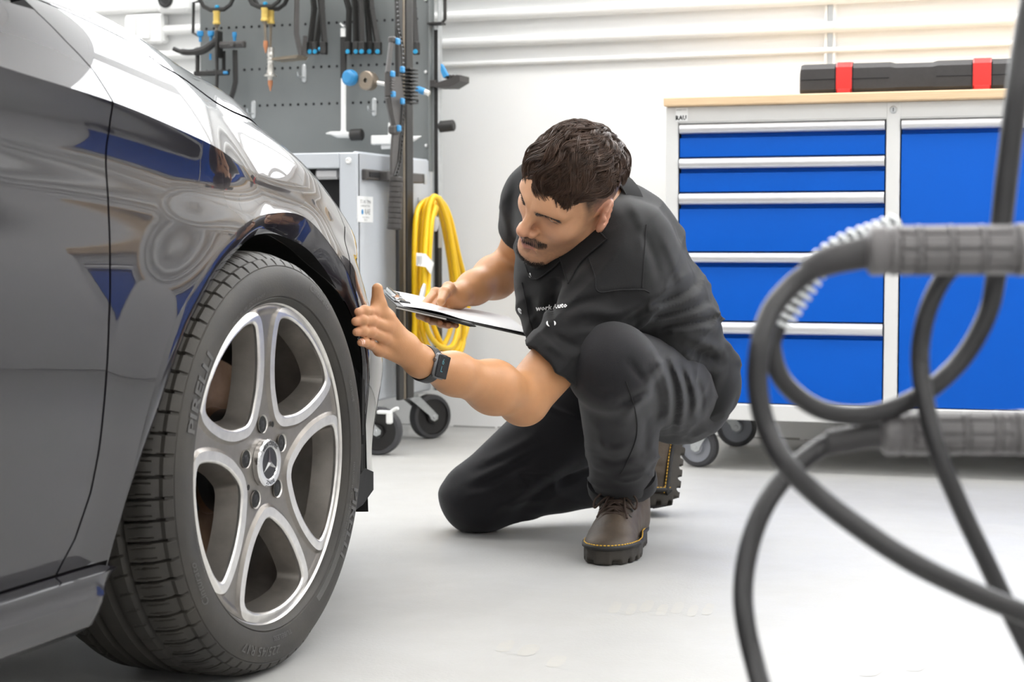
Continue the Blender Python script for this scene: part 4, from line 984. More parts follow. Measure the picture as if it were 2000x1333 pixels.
# hammers
def hammer(x, ytop, ygrip, yhead, off, label, head):
    t = pthing('hammer', label, 'hammer', x, (ytop+yhead)/2, off, 'white hammers on the pegboard'); b = WMB(t)
    if ytop < ygrip:
        b.tube(ppath([(x, ytop), (x, ygrip)], off), .0115, 8, ell=.7); obj('grip', b, 'tool_black', t)
        b = WMB(t); b.tube(ppath([(x, ytop-17), (x, ytop)], off), .0105, 8, ell=.7); b.tube(catmull([pg(x+3, ytop-17, off-.02), pg(x+3, ytop-20, off), pg(x-2, ytop-22, off+.015), pg(x-6, ytop-26, off-.02)], 4), .003, 8); obj('grip_end', b, 'tool_white', t); b = WMB(t)
    b.tube(ppath([(x, ygrip), (x, yhead-7), (x, yhead-2), (x, yhead+2)], off), [.0088, .0088, .011, .018], 10, ell=.7); obj('handle', b, 'tool_white', t)
    head(t)
def head1(t):
    b = WMB(t); b.tube(ppath([(637, 261), (645, 260), (660, 263), (685, 264), (688, 264)], .05), [.002, .005, .0105, .0095, .0095], 10); obj('head', b, 'tool_white', t)
    b = WMB(t); A, B = pg(685, 264, .05), pg(708, 263, .05); b.cyl(A, B, .0185, n=20, bev=.003); obj('rubber_face', b, 'tool_black', t)
hammer(671, 72, 153, 259, .05, 'white hammer with a black grip and a black rubber face', head1)
def head2(t):
    b = WMB(t); A, B = pg(725, 283, .045), pg(765, 265, .02); b.box((A[0], TY1-.05, A[2]), (pg(775, 265)[0], TY1-.025, B[2]), .003); b.tube(ppath([(772, 273), (805, 272), (823, 266)], .04), [.011, .010, .001], 8); b.tube(ppath([(746, 287), (768, 286)], .03), .008, 10); obj('head', b, 'tool_white', t)
hammer(763, 240, 240, 270, .03, 'white hammer with a broad square face, half hidden behind the tall beam', head2)
# slide hammer
t = pthing('slide_hammer', 'slide hammer with a bright blue ball end, steel weight and blue grip', 'slide hammer', 718, 158, .16)
A, B = pg(685, 152, .16), pg(830, 181, .16)
b = WMB(t); c = pg(684, 152, .17); b.lathe([(.0001, .018), (.016, .018), (.0235, .012), (.0255, .0), (.0235, -.010), (.012, -.014)], c=c, axis=(-.25, -1, .0), n=28); obj('ball_knob', b, 'tool_blue', t)
b = WMB(t); b.tube([pg(695, 154, .16), pg(772, 168, .15)], .0068, 12); b.tube([pg(808, 173, .15), pg(818, 176, .15)], .004, 8); obj('shaft', b, 'bright_steel', t)
b = WMB(t); c = pg(719, 158, .16); d_ = unit(pg(772, 168, .05)-pg(695, 154, .27)); b.lathe([(.0068, .016), (.026, .016), (.0295, .013), (.0295, -.013), (.026, -.016), (.0068, -.016)], c=c, axis=d_, n=32); obj('weight', b, 'weight_steel', t)
b = WMB(t); b.tube([pg(813, 174, .15), pg(817, 175, .15), pg(828, 179, .15), pg(830, 180, .15)], [.007, .0105, .0105, .009], 12); obj('grip', b, 'tool_blue', t)
b = WMB(t); b.tube([pg(829, 179, .15), pg(838, 183, .15)], [.0085, .009], 12); obj('end_nut', b, 'bright_steel', t)
# tall beams leaning on the trolley side
BX = TX+.047
def bm(px, py, off=0.): return on(px, py, 0, BX+off)
t = thing('pulling_tower', 'tall black double beam with a brown tube between its bars, clamped to the trolley side', 'beam', (BX, 4.86, .0))
b = WMB(t)
for a0, a1, dx in ((776, 785, 0.), (792, 803, 0.)):
    y0, y1 = bm(a0, 560)[1], bm(a1, 560)[1]; b.box((BX-.006, y0, .150), (BX+.006, y1, 1.75), .002, mi=0)
y0 = bm(804.5, 560)[1]; b.box((BX-.005, y0-.004, .150), (BX+.005, y0+.004, 1.75), .002, mi=1)
obj('beam_bar', b, ['tool_black', 'tool_grey'], t)
b = WMB(t); y0 = bm(788, 560)[1]; b.tube([(BX, y0, .15), (BX, y0, 1.75)], .0065, 12); obj('beam_tube', b, 'tool_brown', t)
# perforated pull frame hanging on the beam, with the ribbed grip below
AX = TX+.095
def am(px, py, off=0.): return on(px, py, 0, AX+off)
t = thing('pull_lever', 'dark perforated pulling lever with blue pins and a ribbed black grip', 'lever', am(775, 300))
def plate(pts, x0, x1, m, nm, t=t):
    b = WMB(t); q = np.array([am(x, y) for x, y in pts]); poly = q[:, 1:]
    if np.sum(poly[:, 0]*np.roll(poly[:, 1], -1)-np.roll(poly[:, 0], -1)*poly[:, 1]) < 0: poly = poly[::-1]
    b.prism(poly, AX+x0, AX+x1, M=(np.array([[0, 0, 1.], [1, 0, 0], [0, 1, 0]]), np.zeros(3))); return obj(nm, b, m, t, smooth=20)
plate([(762, 188), (772, 150), (782, 150), (788, 190), (783, 225), (778, 262), (770, 262), (766, 215)], -.006, .002, 'tool_grey', 'lever_plate')
plate([(767, 262), (783, 262), (781, 300), (776, 335), (764, 340), (764, 300)], -.004, .004, 'tool_grey', 'lever_plate')
b = WMB(t); b.tube([am(764, 84), am(757, 142)], .008, 4); b.tube([am(756, 190), am(769, 250)], .0085, 4); b.box(am(750, 190, -.01), am(766, 140, .012), .006); b.box(am(757, 84, -.01), am(776, 72, .01), .004); b.box(am(757, 262, -.012), am(782, 246, .012), .005); obj('lever_arm', b, 'tool_grey', t)
def rail(path, w, step, nm):
    b = WMB(t); p = resample(np.array([am(x, y, .006) for x, y in path]), 120); L_ = np.linalg.norm(np.diff(p, axis=0), axis=1).sum(); tg = unit(p[-1]-p[0]); sd = np.array([0, tg[2], -tg[1]])
    b.tube(p+sd*w, .0028, 4); b.tube(p-sd*w, .0028, 4)
    for s in np.arange(0, 1, step/L_): c = p[int(s*119)]; b.tube([c+sd*w, c-sd*w], .0032, 4)
    obj(nm, b, 'tool_black', t, smooth=20)
rail([(773, -20), (777, 55), (786, 95), (787, 135)], .0085, .0125, 'perforated_strip'); rail([(789, 200), (785, 265), (780, 320), (772, 345)], .0075, .0125, 'perforated_strip')
b = WMB(t)
for k in range(10): c = am(799, 136+k*7.2, .0); b.box(c+[-.016, -.030, -.0018], c+[.016, .032, .0022], .0006)
b.box(am(794, 203, -.018), am(797, 134, -.012), .001); b.box(am(801, 205, -.012), am(804, 133, -.004), .001); obj('comb_block', b, 'tool_black', t)
b = WMB(t)
for k in range(7): c = am(767, 152+k*5.2, .014); b.box(c+[-.003, -.012, -.0016], c+[.003, .012, .0016], .0005)
obj('spring_rib', b, 'tool_grey', t)
for x, y in ((777, 81), (767, 145), (768, 184), (786, 136), (786, 198), (779, 251)):
    b = WMB(t); c = am(x, y, .014); b.box(c+[-.004, -.012, -.009], c+[.005, .010, .009], .003); obj('pin', b, 'tool_blue', t)
b = WMB(t); A, B = am(774, 346, .004), am(770, 448, .004); n_ = 10; pr = []
for k in range(n_):
    z0, z1 = k/n_, (k+1)/n_; r_ = .0205-.002*k/n_; pr += [(r_*.90, z0), (r_, z0+.012), (r_, z1-.012), (r_*.90, z1)]
L_ = np.linalg.norm(A-B); b.lathe([(.0001, 0)]+[(r, z*L_) for r, z in pr]+[(.0001, L_)], c=B, axis=A-B, n=20); obj('ribbed_grip', b, 'tool_mid', t, smooth=25)
# right edge of the board
t = thing('post_bracket', 'black corner bracket at the pegboard\'s right edge, top of the photo', 'bracket', ax(856, 30))
b = WMB(t); q = [on(x, y, 1, TY1-.01) for x, y in ((845, 46), (862, 46), (869, 38), (869, -30))]; b.tube(q, .006, 4); b.box(on(843, 51, 1, TY1+.01), on(862, 42, 1, TY1-.03), .002); obj('bracket_bar', b, 'tool_black', t)
t = thing('small_bracket', 'small dark shelf bracket with a blue lever beside the black post', 'shelf', on(880, 160, 1, TY1))
b = WMB(t); V = [on(x, y, 1, TY1) for x, y in ((856, 172), (885, 172), (905, 160), (905, 148))]; b.prism([(V[0][0], V[0][2]), (V[1][0], V[1][2]), (V[2][0], V[2][2]), (V[3][0], V[3][2]), (V[0][0], V[0][2]+.012)], 0, .08, M=(np.array([[1, 0, 0], [0, 0, -1.], [0, 1, 0]]), np.array([0, TY1+.05, 0]))); b.box(on(845, 172, 1, TY1+.02), on(850, 156, 1, TY1-.02), .001)
for k in range(4): c = on(872+7*k, 150, 1, TY1-.02); b.box(c+[-.003, -.004, -.006], c+[.003, .05, .006], .001)
obj('shelf_plate', b, 'tool_mid', t)
b = WMB(t); q = [on(x, y, 1, TY1-.02) for x, y in ((863, 125), (866, 130), (876, 148), (868, 153), (863, 140))]; b.prism([(p_[0], p_[2]) for p_ in q][::-1], 0, .02, M=(np.array([[1, 0, 0], [0, 0, -1.], [0, 1, 0]]), np.array([0, TY1-.01, 0]))); obj('blue_lever', b, 'tool_blue', t)
t = thing('rubber_stop', 'short black rubber cylinder sticking out from the rear post', 'rubber stop', on(876, 246, 1, TY1+.01))
b = WMB(t); A, B = on(858, 248, 1, TY1+.015), on(887, 245, 1, TY1+.015); b.cyl(A, B, .018, n=18, bev=.003); obj('stop_body', b, 'tool_black', t)
# ------------------------------------------------------------------ yellow extension cord on its hook
mat('cord_yellow', (.90, .56, .008), rough=.33)
mat('tag_white', (.85, .84, .82), rough=.5)
YX = TX+.078
def yc_(px, py, off=0.): return on(px, py, 0, YX+off)
t = thing('cord_hook', 'curled zinc hook on the trolley\'s rear corner holding the yellow cord', 'hook', yc_(850, 398, -.02))
b = WMB(t); b.box(ax(815, 402, -.001), ax(823, 386, .004), .001); b.tube([ax(818, 394), ax(826, 394, .03), ax(838, 396, .05), ax(850, 404, .07), ax(858, 400, .085), ax(858, 393, .09)], .004, 8); b.tube([ax(820, 398), ax(832, 400, .04), ax(846, 408, .06), ax(852, 404, .075), ax(852, 396, .08)], .004, 8); obj('hook_wire', b, 'zinc', t)
cord = thing('extension_cord', 'bright yellow extension cord coiled in long loops on a zinc hook', 'cord', yc_(850, 540))
b = WMB(cord); rnd = random.Random(5)
loops = [  # px polylines of each hanging loop, left leg down, bottom, right leg up
 [(846, 388), (828, 396), (818, 420), (814, 480), (812, 560), (814, 640), (828, 682), (858, 700), (882, 690), (900, 640), (902, 560), (888, 480), (872, 420), (858, 394)],
 [(848, 386), (833, 398), (826, 430), (822, 500), (822, 580), (826, 650), (846, 690), (872, 702), (896, 678), (912, 640), (912, 570), (896, 500), (880, 430), (866, 398)],
 [(850, 384), (840, 396), (833, 440), (829, 520), (830, 610), (838, 652), (862, 678), (886, 672), (898, 610), (890, 540), (876, 450), (862, 402)],
 [(842, 392), (822, 400), (812, 430), (809, 520), (810, 620), (812, 668), (836, 688), (868, 672), (884, 620), (882, 540), (868, 450), (856, 404)],
 [(854, 388), (846, 410), (840, 470), (836, 560), (842, 620), (856, 660), (878, 696), (898, 690), (906, 650), (898, 560), (886, 490), (872, 420), (862, 394)]]
for k, lp in enumerate(loops):
    p = np.array([yc_(x, y, .012*((k*2) % 5-2)+.004*math.sin(i*1.7+k)) for i, (x, y) in enumerate(lp)]); b.tube(catmull(p, 8, closed=True), .0084, 10, closed=True)
b.tube(catmull([yc_(850, 402, .03), yc_(842, 440, .03), yc_(838, 500, .03), yc_(836, 560, .03), yc_(832, 590, .035)], 6), .008, 10); b.tube(catmull([yc_(854, 400, 0), yc_(850, 414, 0), yc_(848, 424, 0)], 5), .008, 10)
obj('cable', b, 'cord_yellow', cord, smooth=60)
b = WMB(cord); A, B = yc_(848, 422, .005), yc_(849, 452, .005); b.lathe([(.006, .0), (.010, .006), (.0135, .022), (.0135, .042), (.006, .046)], c=B, axis=A-B, n=14); obj('plug', b, 'tool_grey', cord) if False else obj('socket_end', b, 'alu_strip', cord, label='clear socket end of the cord')
b = WMB(cord); A, B = yc_(829, 556, .04), yc_(819, 598, .04)
p = resample(np.array([A, B]), 5); b.tube(p, [.007, .0115, .0125, .0125, .010], 8, ell=.6, mi=0); b.tube([B, B+[0, 0, -.012]], .0105, 8, ell=.6, mi=1); obj('plug', b, ['alu_strip', 'tool_black'], cord, label='clear moulded plug of the cord')
b = WMB(cord); V = [yc_(813, 494, .05), yc_(831, 496, .055), yc_(831, 522, .055), yc_(813, 519, .05)]; b.add(V+[v_+np.array([.001, 0, 0]) for v_ in V], [(0, 1, 2, 3), (7, 6, 5, 4), (0, 4, 5, 1), (1, 5, 6, 2), (2, 6, 7, 3), (3, 7, 4, 0)]); V = [yc_(831, 496, .055), yc_(847, 514, .04), yc_(841, 536, .045), yc_(831, 522, .055)]; b.add(V+[v_+np.array([.001, 0, 0]) for v_ in V], [(0, 1, 2, 3), (7, 6, 5, 4), (0, 4, 5, 1), (1, 5, 6, 2), (2, 6, 7, 3), (3, 7, 4, 0)])
tg_ = obj('paper_tag', b, 'tag_white', cord, smooth=0)
b = WMB(cord)
for k in range(6): A = yc_(815.5+k*2.6, 500, .0535); b.box(A+[.0, -.0012, -.028+.004*(k % 2)], A+[.0004, .0012, 0], .0001)
obj('tag_print', b, 'tool_grey', tg_)
# ================================================================== foreground: two welding torches and their cables
mat('torch_grey', (.17, .162, .165), rough=.38, noise=.15, nscale=30)
mat('torch_dark', (.045, .043, .045), rough=.5)
mat('cable_black', (.024, .0235, .025), rough=.33, bump=.1, bscale=200)
mat('spring_white', (.82, .85, .86), rough=.25, metal=.3)
mat('stand_purple', (.055, .012, .045), rough=.35)
TD = 1.14
def torch(label, y, x0, d, R, nm='welding_torch'):
    """ribbed handle lying along the picture's horizontal from its cable end at x0 to beyond the frame"""
    A = P(x0, y, d); B = P(2330, y-4, d-.02); ax_ = unit(B-A)
    t = thing(nm, label, 'torch', A); L_ = np.linalg.norm(B-A); px = L_/(2330-x0)
    b = WMB(t); W = lambda xp: (xp-x0)*px
    pr = [(.0001, W(x0)), (R*.62, W(x0)), (R*.86, W(x0+6)), (R*.97, W(x0+12)), (R*.97, W(x0+40)), (R*.90, W(x0+43)), (R*.90, W(x0+48)), (R*.99, W(x0+51)), (R*.99, W(x0+60)), (R*.84, W(x0+63)), (R*.84, W(1985)), (R*1.02, W(1988)), (R*1.02, W(2030)), (R*.9, W(2036)), (R*.9, W(2325)), (.0001, W(2330))]
    b.lathe(pr, c=A, axis=ax_, n=40); obj('handle_core', b, 'torch_grey', t, smooth=30)
    b = WMB(t); Fm = frame(ax_, (0, 0, 1.))
    n_ = 8; segs = ((x0+66, x0+101), (x0+110, x0+164), (x0+173, x0+226), (x0+235, 1976))
    for k in range(n_):
        a = 2*math.pi*(k+.5)/n_; u = Fm[:, 0]*math.cos(a)+Fm[:, 1]*math.sin(a); w = np.cross(ax_, u)
        M = (np.stack([ax_, w, u], 1), A)
        for s0, s1 in segs: b.box((W(s0), -R*.29, R*.70), (W(s1), R*.29, R*.965), .0014, M=M)
    for xp in (x0+60, x0+105, x0+168, x0+230, 1978):
        b.lathe([(R*.84, W(xp-5)), (R*.985, W(xp-4)), (R*.985, W(xp+4)), (R*.84, W(xp+5))], c=A, axis=ax_, n=40)
    for k in range(10): b.lathe([(R*.88, W(2040+k*20)), (R*1.0, W(2044+k*20)), (R*1.0, W(2052+k*20)), (R*.88, W(2056+k*20))], c=A, axis=ax_, n=32)
    obj('grip_rib', b, 'torch_grey', t, smooth=25); return t, A, ax_
t1, A1, ax1 = torch('ribbed grey torch handle with its cable, the upper of two', 490, 1690, TD, .0168)
t2, A2, ax2 = torch('ribbed grey torch handle with its cable, the lower of two', 848, 1718, 1.20, .0150)
def pxpath(pts, n=8): return catmull(np.array([P(x, y, d) for x, y, d in pts]), n)
# cable and strain relief of the upper torch
b = WMB(t1); p = pxpath([(1700, 490, TD), (1660, 500, TD), (1625, 508, TD), (1596, 520, TD+.002), (1572, 532, TD+.004)], 8); b.tube(p, np.interp(np.linspace(0, 1, len(p)), [0, .3, .55, .8, 1], [.0105, .0100, .0098, .0085, .0076]), 18); obj('strain_relief', b, 'torch_dark', t1)
b = WMB(t1); p = pxpath([(1590, 524, TD+.002), (1545, 560, TD), (1505, 610, TD-.01), (1484, 680, TD-.02), (1480, 755, TD-.02), (1495, 830, TD-.02), (1534, 905, TD-.03), (1600, 972, TD-.03), (1690, 1040, TD-.04), (1780, 1098, TD-.05), (1880, 1148, TD-.05), (1990, 1195, TD-.05), (2120, 1245, TD-.04), (2300, 1300, TD-.02)], 10); b.tube(p, .0070, 16); obj('torch_cable', b, 'cable_black', t1, smooth=60)
b = WMB(t2); p = pxpath([(1730, 849, 1.2), (1690, 852, 1.2), (1650, 860, 1.2), (1615, 866, 1.2)], 8); b.tube(p, np.interp(np.linspace(0, 1, len(p)), [0, .5, 1], [.0098, .0092, .0085]), 18); obj('strain_relief', b, 'torch_dark', t2)
b = WMB(t2); p = pxpath([(1625, 864, 1.2), (1592, 882, 1.2), (1540, 925, 1.19), (1496, 985, 1.18), (1466, 1060, 1.17), (1452, 1140, 1.16), (1455, 1210, 1.15), (1472, 1290, 1.14), (1500, 1380, 1.12), (1560, 1500, 1.12), (1700, 1620, 1.14), (1900, 1680, 1.2), (2060, 1660, 1.2)], 10); b.tube(p, .0069, 16); obj('torch_cable', b, 'cable_black', t2, smooth=60)
# white spring guard with the second cable looping behind the upper torch
D2 = TD+.05
sp_pts = [(1760, 440, D2), (1700, 462, D2), (1655, 478, D2), (1605, 512, D2), (1570, 560, D2), (1540, 605, D2), (1518, 640, D2)]
t = thing('looped_cable', 'black cable with a white coil spring looping behind the upper torch', 'cable', P(1520, 640, D2))
b = WMB(t); p = pxpath([(1518, 636, D2), (1508, 680, D2), (1530, 745, D2), (1590, 795, D2), (1660, 812, D2), (1730, 803, D2), (1810, 765, D2), (1880, 700, D2+.01), (1928, 615, D2+.01), (1945, 540, D2+.01), (1955, 450, D2+.02), (1968, 330, D2+.02), (1985, 190, D2+.02), (2000, 80, D2+.03), (2030, -60, D2+.04), (2110, -240, D2+.05), (2260, -330, D2+.05), (2420, -200, D2+.05), (2500, 100, D2+.05)], 10)
b.tube(p, np.interp(np.linspace(0, 1, len(p)), [0, .45, .6, 1], [.0066, .0068, .0080, .0080]), 16); p0 = pxpath(sp_pts, 10); b.tube(p0, .0050, 12); obj('cable_core', b, 'cable_black', t, smooth=60)
b = WMB(t); p = resample(p0, 420); q = np.array([unit(v_) for v_ in np.gradient(p, axis=0)]); u = np.array([unit(np.cross(v_, [0, 0, 1.])) for v_ in q]); w = np.cross(q, u); th = np.linspace(0, 2*math.pi*19, 420)
b.tube(p+.0078*(np.cos(th)[:, None]*u+np.sin(th)[:, None]*w), .0017, 7); obj('coil_spring', b, 'spring_white', t, smooth=60)
t = thing('hanging_cable', 'black cable dropping steeply from behind the upper torch to the lower right corner', 'cable', P(1800, 700, TD+.03))
b = WMB(t); d_ = TD+.034; p = pxpath([(1935, 470, d_+.01), (1880, 505, d_), (1838, 550, d_), (1808, 620, d_), (1797, 700, d_), (1808, 790, d_-.01), (1835, 890, d_-.02), (1880, 1000, d_-.02), (1925, 1095, d_-.02), (1970, 1190, d_-.02), (2030, 1310, d_-.02), (2110, 1450, d_-.02), (2170, 1560, d_)], 10); b.tube(p, .0064, 16); obj('cable_core', b, 'cable_black', t, smooth=60)
# stand outside the frame that holds torches and cables
sp = P(2230, 900, 1.17); t = thing('torch_stand', 'dark equipment stand beyond the right edge that holds the torches, outside the photo', 'stand', (sp[0]+.05, sp[1]+.02, 0), YAW)
b = MB(); b.box((-.02, -.02, .06), (.02, .02, .82), .003); b.box((-.03, .0, .78), (.26, .04, .82), .003); obj('stand_post', b, 'torch_dark', t)
b = MB(); b.box((-.03, -.16, .05), (.5, .30, .085), .008); b.box((.16, -.14, .085), (.48, .28, .40), .012); obj('stand_body', b, 'stand_purple', t)
for z, d in ((CAM_H-(490-475)/3400*TD, 0), (CAM_H-(848-475)/3400*1.2, 0)):
    b = MB(); b.box((-.05, -.045, z-.026), (.03, .03, z-.0165), .002); b.box((-.05, -.046, z-.026), (.03, -.038, z+.016), .002); b.box((-.05, .022, z-.026), (.03, .03, z+.016), .002); obj('torch_bracket', b, 'torch_dark', t)
for x, y in ((.02, -.12), (.02, .26), (.45, -.12), (.45, .26)): castor(t, x, y, .6, .035, .055, 'hub_black', 'tread_dark', off=.02, wid=.022)

# the spot-welder cart the torches belong to: outside the photo to the right, seen only mirrored in the car
cart = thing('welder_cart', 'dark welding cart on big black wheels beyond the right edge, mirrored in the car door', 'cart', (.72, 2.75, 0), math.radians(8))
mat('cart_grey', (.30, .30, .31), rough=.45)
b = MB(); b.box((-.30, -.55, .17), (.30, .55, .25), .02); obj('chassis', b, 'stand_purple', cart)
b = MB(); b.box((-.25, -.40, .25), (.25, .20, .62), .02); b.box((-.20, -.36, .62), (.20, .10, .66), .01); obj('welder_body', b, 'cart_grey', cart)
b = MB(); b.box((-.252, -.34, .34), (-.250, .12, .56), .001); obj('front_panel', b, 'torch_dark', cart)
for x in (-.27, .27):
    for y in (-.42, .42):
        b = MB(); b.lathe([(.03, -.028), (.10, -.03), (.112, -.02), (.112, .02), (.10, .03), (.03, .028), (.001, .03)], c=(x, y, .112), axis=(1, 0, 0), n=32); obj('wheel', b, 'tread_dark', cart)
b = MB()
for x, y in ((-.16, .34), (.16, .34), (-.16, .52), (.16, .52)): b.tube([(x, y, .25), (x, y, 1.7)], .018, 8)
for k in range(5):
    z = .3+.28*k; b.tube([(-.16, .34, z), (.16, .34, z+.28)], .009, 6); b.tube([(-.16, .34, z), (-.16, .52, z+.28)], .009, 6); b.tube([(-.16, .52, z+.28), (.16, .52, z)], .009, 6)
obj('mast', b, 'zinc', cart)
# ================================================================== the mechanic
mat('skin', (.6, .36, .22), rough=.48, sss=.12, attr='Col', noise=.07, nscale=60, bump=.10, bscale=500, spec=.4)
mat('hair_brown', (.034, .0185, .0120), rough=.42, noise=.5, nscale=60, col2=(.085, .046, .029), spec=.4)
mat('hair_under', (.016, .009, .006), rough=.9, spec=.1)
mat('beard_dark', (.014, .009, .007), rough=.5)
mat('shirt_black', (.0070, .0070, .0077), rough=.8, sheen=.07, spec=.25, noise=.2, nscale=12, bump=.25, bscale=900)
mat('trouser_black', (.0130, .0126, .0152), rough=.75, sheen=.10, spec=.25, noise=.25, nscale=8, bump=.25, bscale=900)
mat('seam_dark', (.006, .006, .007), rough=.9)
mat('boot_brown', (.048, .034, .022), rough=.58, noise=.45, nscale=18, col2=(.088, .062, .041), bump=.3, bscale=160)
mat('boot_sole', (.040, .034, .027), rough=.7, noise=.3, nscale=30, bump=.2, bscale=120)
mat('boot_welt', (.012, .011, .010), rough=.6)
mat('stitch_yellow', (.72, .42, .04), rough=.6)
mat('lace_brown', (.045, .026, .018), rough=.8)
mat('eye_white', (.75, .72, .68), rough=.15); mat('eye_dark', (.01, .006, .004), rough=.1)
mat('watch_band', (.018, .018, .019), rough=.55); mat('watch_case', (.16, .16, .165), rough=.3, metal=.8); mat('watch_glass', (.008, .008, .010), rough=.12, spec=.25)
mat('watch_teal', (.05, .16, .19), rough=.4); mat('snap_steel', (.5, .5, .5), rough=.3, metal=.9)
mat('paper', (.88, .88, .89), rough=.6); mat('board_dark', (.03, .028, .026), rough=.5); mat('board_edge', (.55, .53, .50), rough=.4)
man = thing('person', 'dark-haired man in black work clothes kneeling on one knee beside the car wheel', 'person', on(1180, 1000, 2, 0)*[1, 1, 0])
J = dict(hipL=P(1324, 762, 3.63), hipR=P(1215, 745, 3.75), kneeL=P(1194, 718, 3.16), ankL=P(1228, 945, 3.53), kneeR=P(930, 972, 3.72), ankR=P(1285, 925, 3.86),
         neck=P(1178, 420, 3.44), shL=P(1212, 560, 3.25), shR=P(1056, 388, 3.55), elL=P(1024, 778, 3.12), wrL=P(822, 708, 2.86), elR=P(1002, 524, 3.78), wrR=P(895, 578, 3.60))
HRr = np.array([[-.7415, .6621, .1083], [-.4579, -.6174, .6397], [.4904, .4248, .7610]])
camR = np.stack([cright, cup, -cfwd], 1); HR = camR@HRr; H0 = P(1116, 379, 3.25)
def hl(p): return (p-H0)@HR            # world -> head frame (x forward, y to his left, z up)
def hw(p): return np.asarray(p, float)@HR.T+H0
def grp(p, f, c, r):
    d = np.linalg.norm(p-np.asarray(c), axis=1); m = d < r; out = np.maximum(d-r*.72, .01)
    if m.any(): out[m] = np.minimum(f(p[m]), out[m]+.03)
    return out
def sd_head(w):
    p = hl(w); y = np.abs(p[:, 1]); s = np.stack([p[:, 0], y, p[:, 2]], 1)     # mirrored half
    d = sd_ell(s, (-.006, 0, .043), (.091, .0765, .088))
    d = smin(d, sd_ell(s, (.028, 0, -.018), (.066, .064, .084)), .03)
    d = smin(d, sd_cap(s, (.005, .056, -.055), (.072, .020, -.104), .018, .016), .035)
    d = smin(d, sd_ell(s, (.084, 0, -.103), (.022, .024, .020)), .03)
    d = smin(d, sd_ell(s, (.058, .042, -.020), (.024, .022, .020)), .03)      # cheekbone
    d = smin(d, sd_cap(s, (.074, .043, .0285), (.093, .010, .0265), .012, .0125), .018)
    d = smin(d, sd_ell(s, (.083, 0, .045), (.018, .045, .030)), .03)           # forehead
    d = smin(d, sd_ell(s, (.080, 0, -.066), (.023, .030, .022)), .025)         # mouth mound
    d = smax(d, -sd_ell(s, (.104, .035, .014), (.025, .019, .0115)), .012)     # socket
    d = smin(d, sd_ell(s, (.0755, .033, .0155), (.0135, .0165, .0110)), .005)   # lids over the eyeball
    lid = sd_cap(s, (.0895, .021, .0100), (.0835, .047, .0105), .0013); d = smax(d, -lid, .003)
    d = smin(d, sd_cap(s, (.094, 0, .018), (.1165, 0, -.022), .0086, .0100), .016)   # nose
    d = smin(d, sd_ell(s, (.1190, 0, -.0275), (.0115, .0115, .0098)), .010)
    d = smin(d, sd_ell(s, (.1040, .0140, -.0325), (.0115, .0075, .0080)), .007)
    d = smax(d, -sd_ell(s, (.1105, .0072, -.0400), (.0052, .0038, .0045)), .004)
    d = smin(d, sd_cap(s, (.0955, .020, -.0635), (.1050, .0, -.0590), .0058, .0078), .008)
    d = smin(d, sd_cap(s, (.0935, .018, -.0725), (.1010, .0, -.0745), .0060, .0085), .008)
    d = smax(d, -sd_cap(s, (.0985, .024, -.0672), (.1120, .0, -.0668), .0012), .003)
    d = smax(d, -sd_cap(s, (.100, .014, -.082), (.1, 0, -.0845), .005), .010)
    # ear
    R_ = np.array(Euler((0, math.radians(-14), math.radians(24))).to_matrix()); c = np.array([-.010, .079, .002])
    q = (s-c)@R_; e = sd_ell(q, (0, 0, .006), (.0175, .0075, .0295)); e = smin(e, sd_ell(q, (.006, -.001, -.024), (.0085, .0065, .0105)), .012)
    e = smax(e, -sd_ell(q, (.004, .0072, .0035), (.0085, .0062, .0165)), .005)
    a = np.linspace(-.9, 3.7, 9); hx = np.stack([-.0150*np.sin(a*.9-.25)*1.0, np.full(9, .0045), .006+.026*np.cos(a*.9-.25)], 1)
    for i in range(8): e = smin(e, sd_cap(q, hx[i], hx[i+1], .0033), .004)
    e = smin(e, sd_ell(q, (.0125, .004, .0), (.0035, .0045, .0065)), .004)
    d = smin(d, e, .006)
    d = smin(d, sd_cap(p, (-.030, 0, -.04), hl(J['neck'][None])[0]+[-.0, 0, .0], .055, .060), .03)
    return d
def bones(pts, r, k, p):
    d = None
    for i in range(len(pts)-1):
        e = sd_cap(p, pts[i], pts[i+1], r[i], r[i+1]); d = e if d is None else smin(d, e, k)
    return d
FL = {  # left hand: knuckle, two joints, tip
 'i': [P(757, 619, 2.795), P(731, 610, 2.764), P(712, 608, 2.746), P(700, 610, 2.735)], 'm': [P(755, 639, 2.790), P(726, 627, 2.756), P(707, 626, 2.739), P(694.5, 628.5, 2.730)],
 'r': [P(750, 660, 2.790), P(724, 648, 2.756), P(708, 646.5, 2.740), P(696.5, 649, 2.731)], 'l': [P(741, 684, 2.796), P(722, 672, 2.766), P(712, 668, 2.750), P(704.5, 669.5, 2.738)]}
TL = [P(779, 672, 2.832), P(757, 634, 2.800), P(739.5, 594, 2.776), P(737, 564, 2.770)]
FR = {'i': [P(850, 572, 3.60), P(826, 600, 3.535), P(821, 616, 3.49), P(834, 624, 3.46)], 'm': [P(858, 579, 3.605), P(842, 611, 3.535), P(844, 626, 3.48), P(858, 631, 3.45)],
 'r': [P(868, 586, 3.61), P(858, 617, 3.54), P(861, 632, 3.48), P(876, 636, 3.455)], 'l': [P(878, 592, 3.61), P(874, 620, 3.55), P(879, 633, 3.50), P(891, 636, 3.475)]}
TR = [P(889, 582, 3.585), P(876, 564, 3.555), P(868, 573, 3.515), P(861, 590, 3.470)]
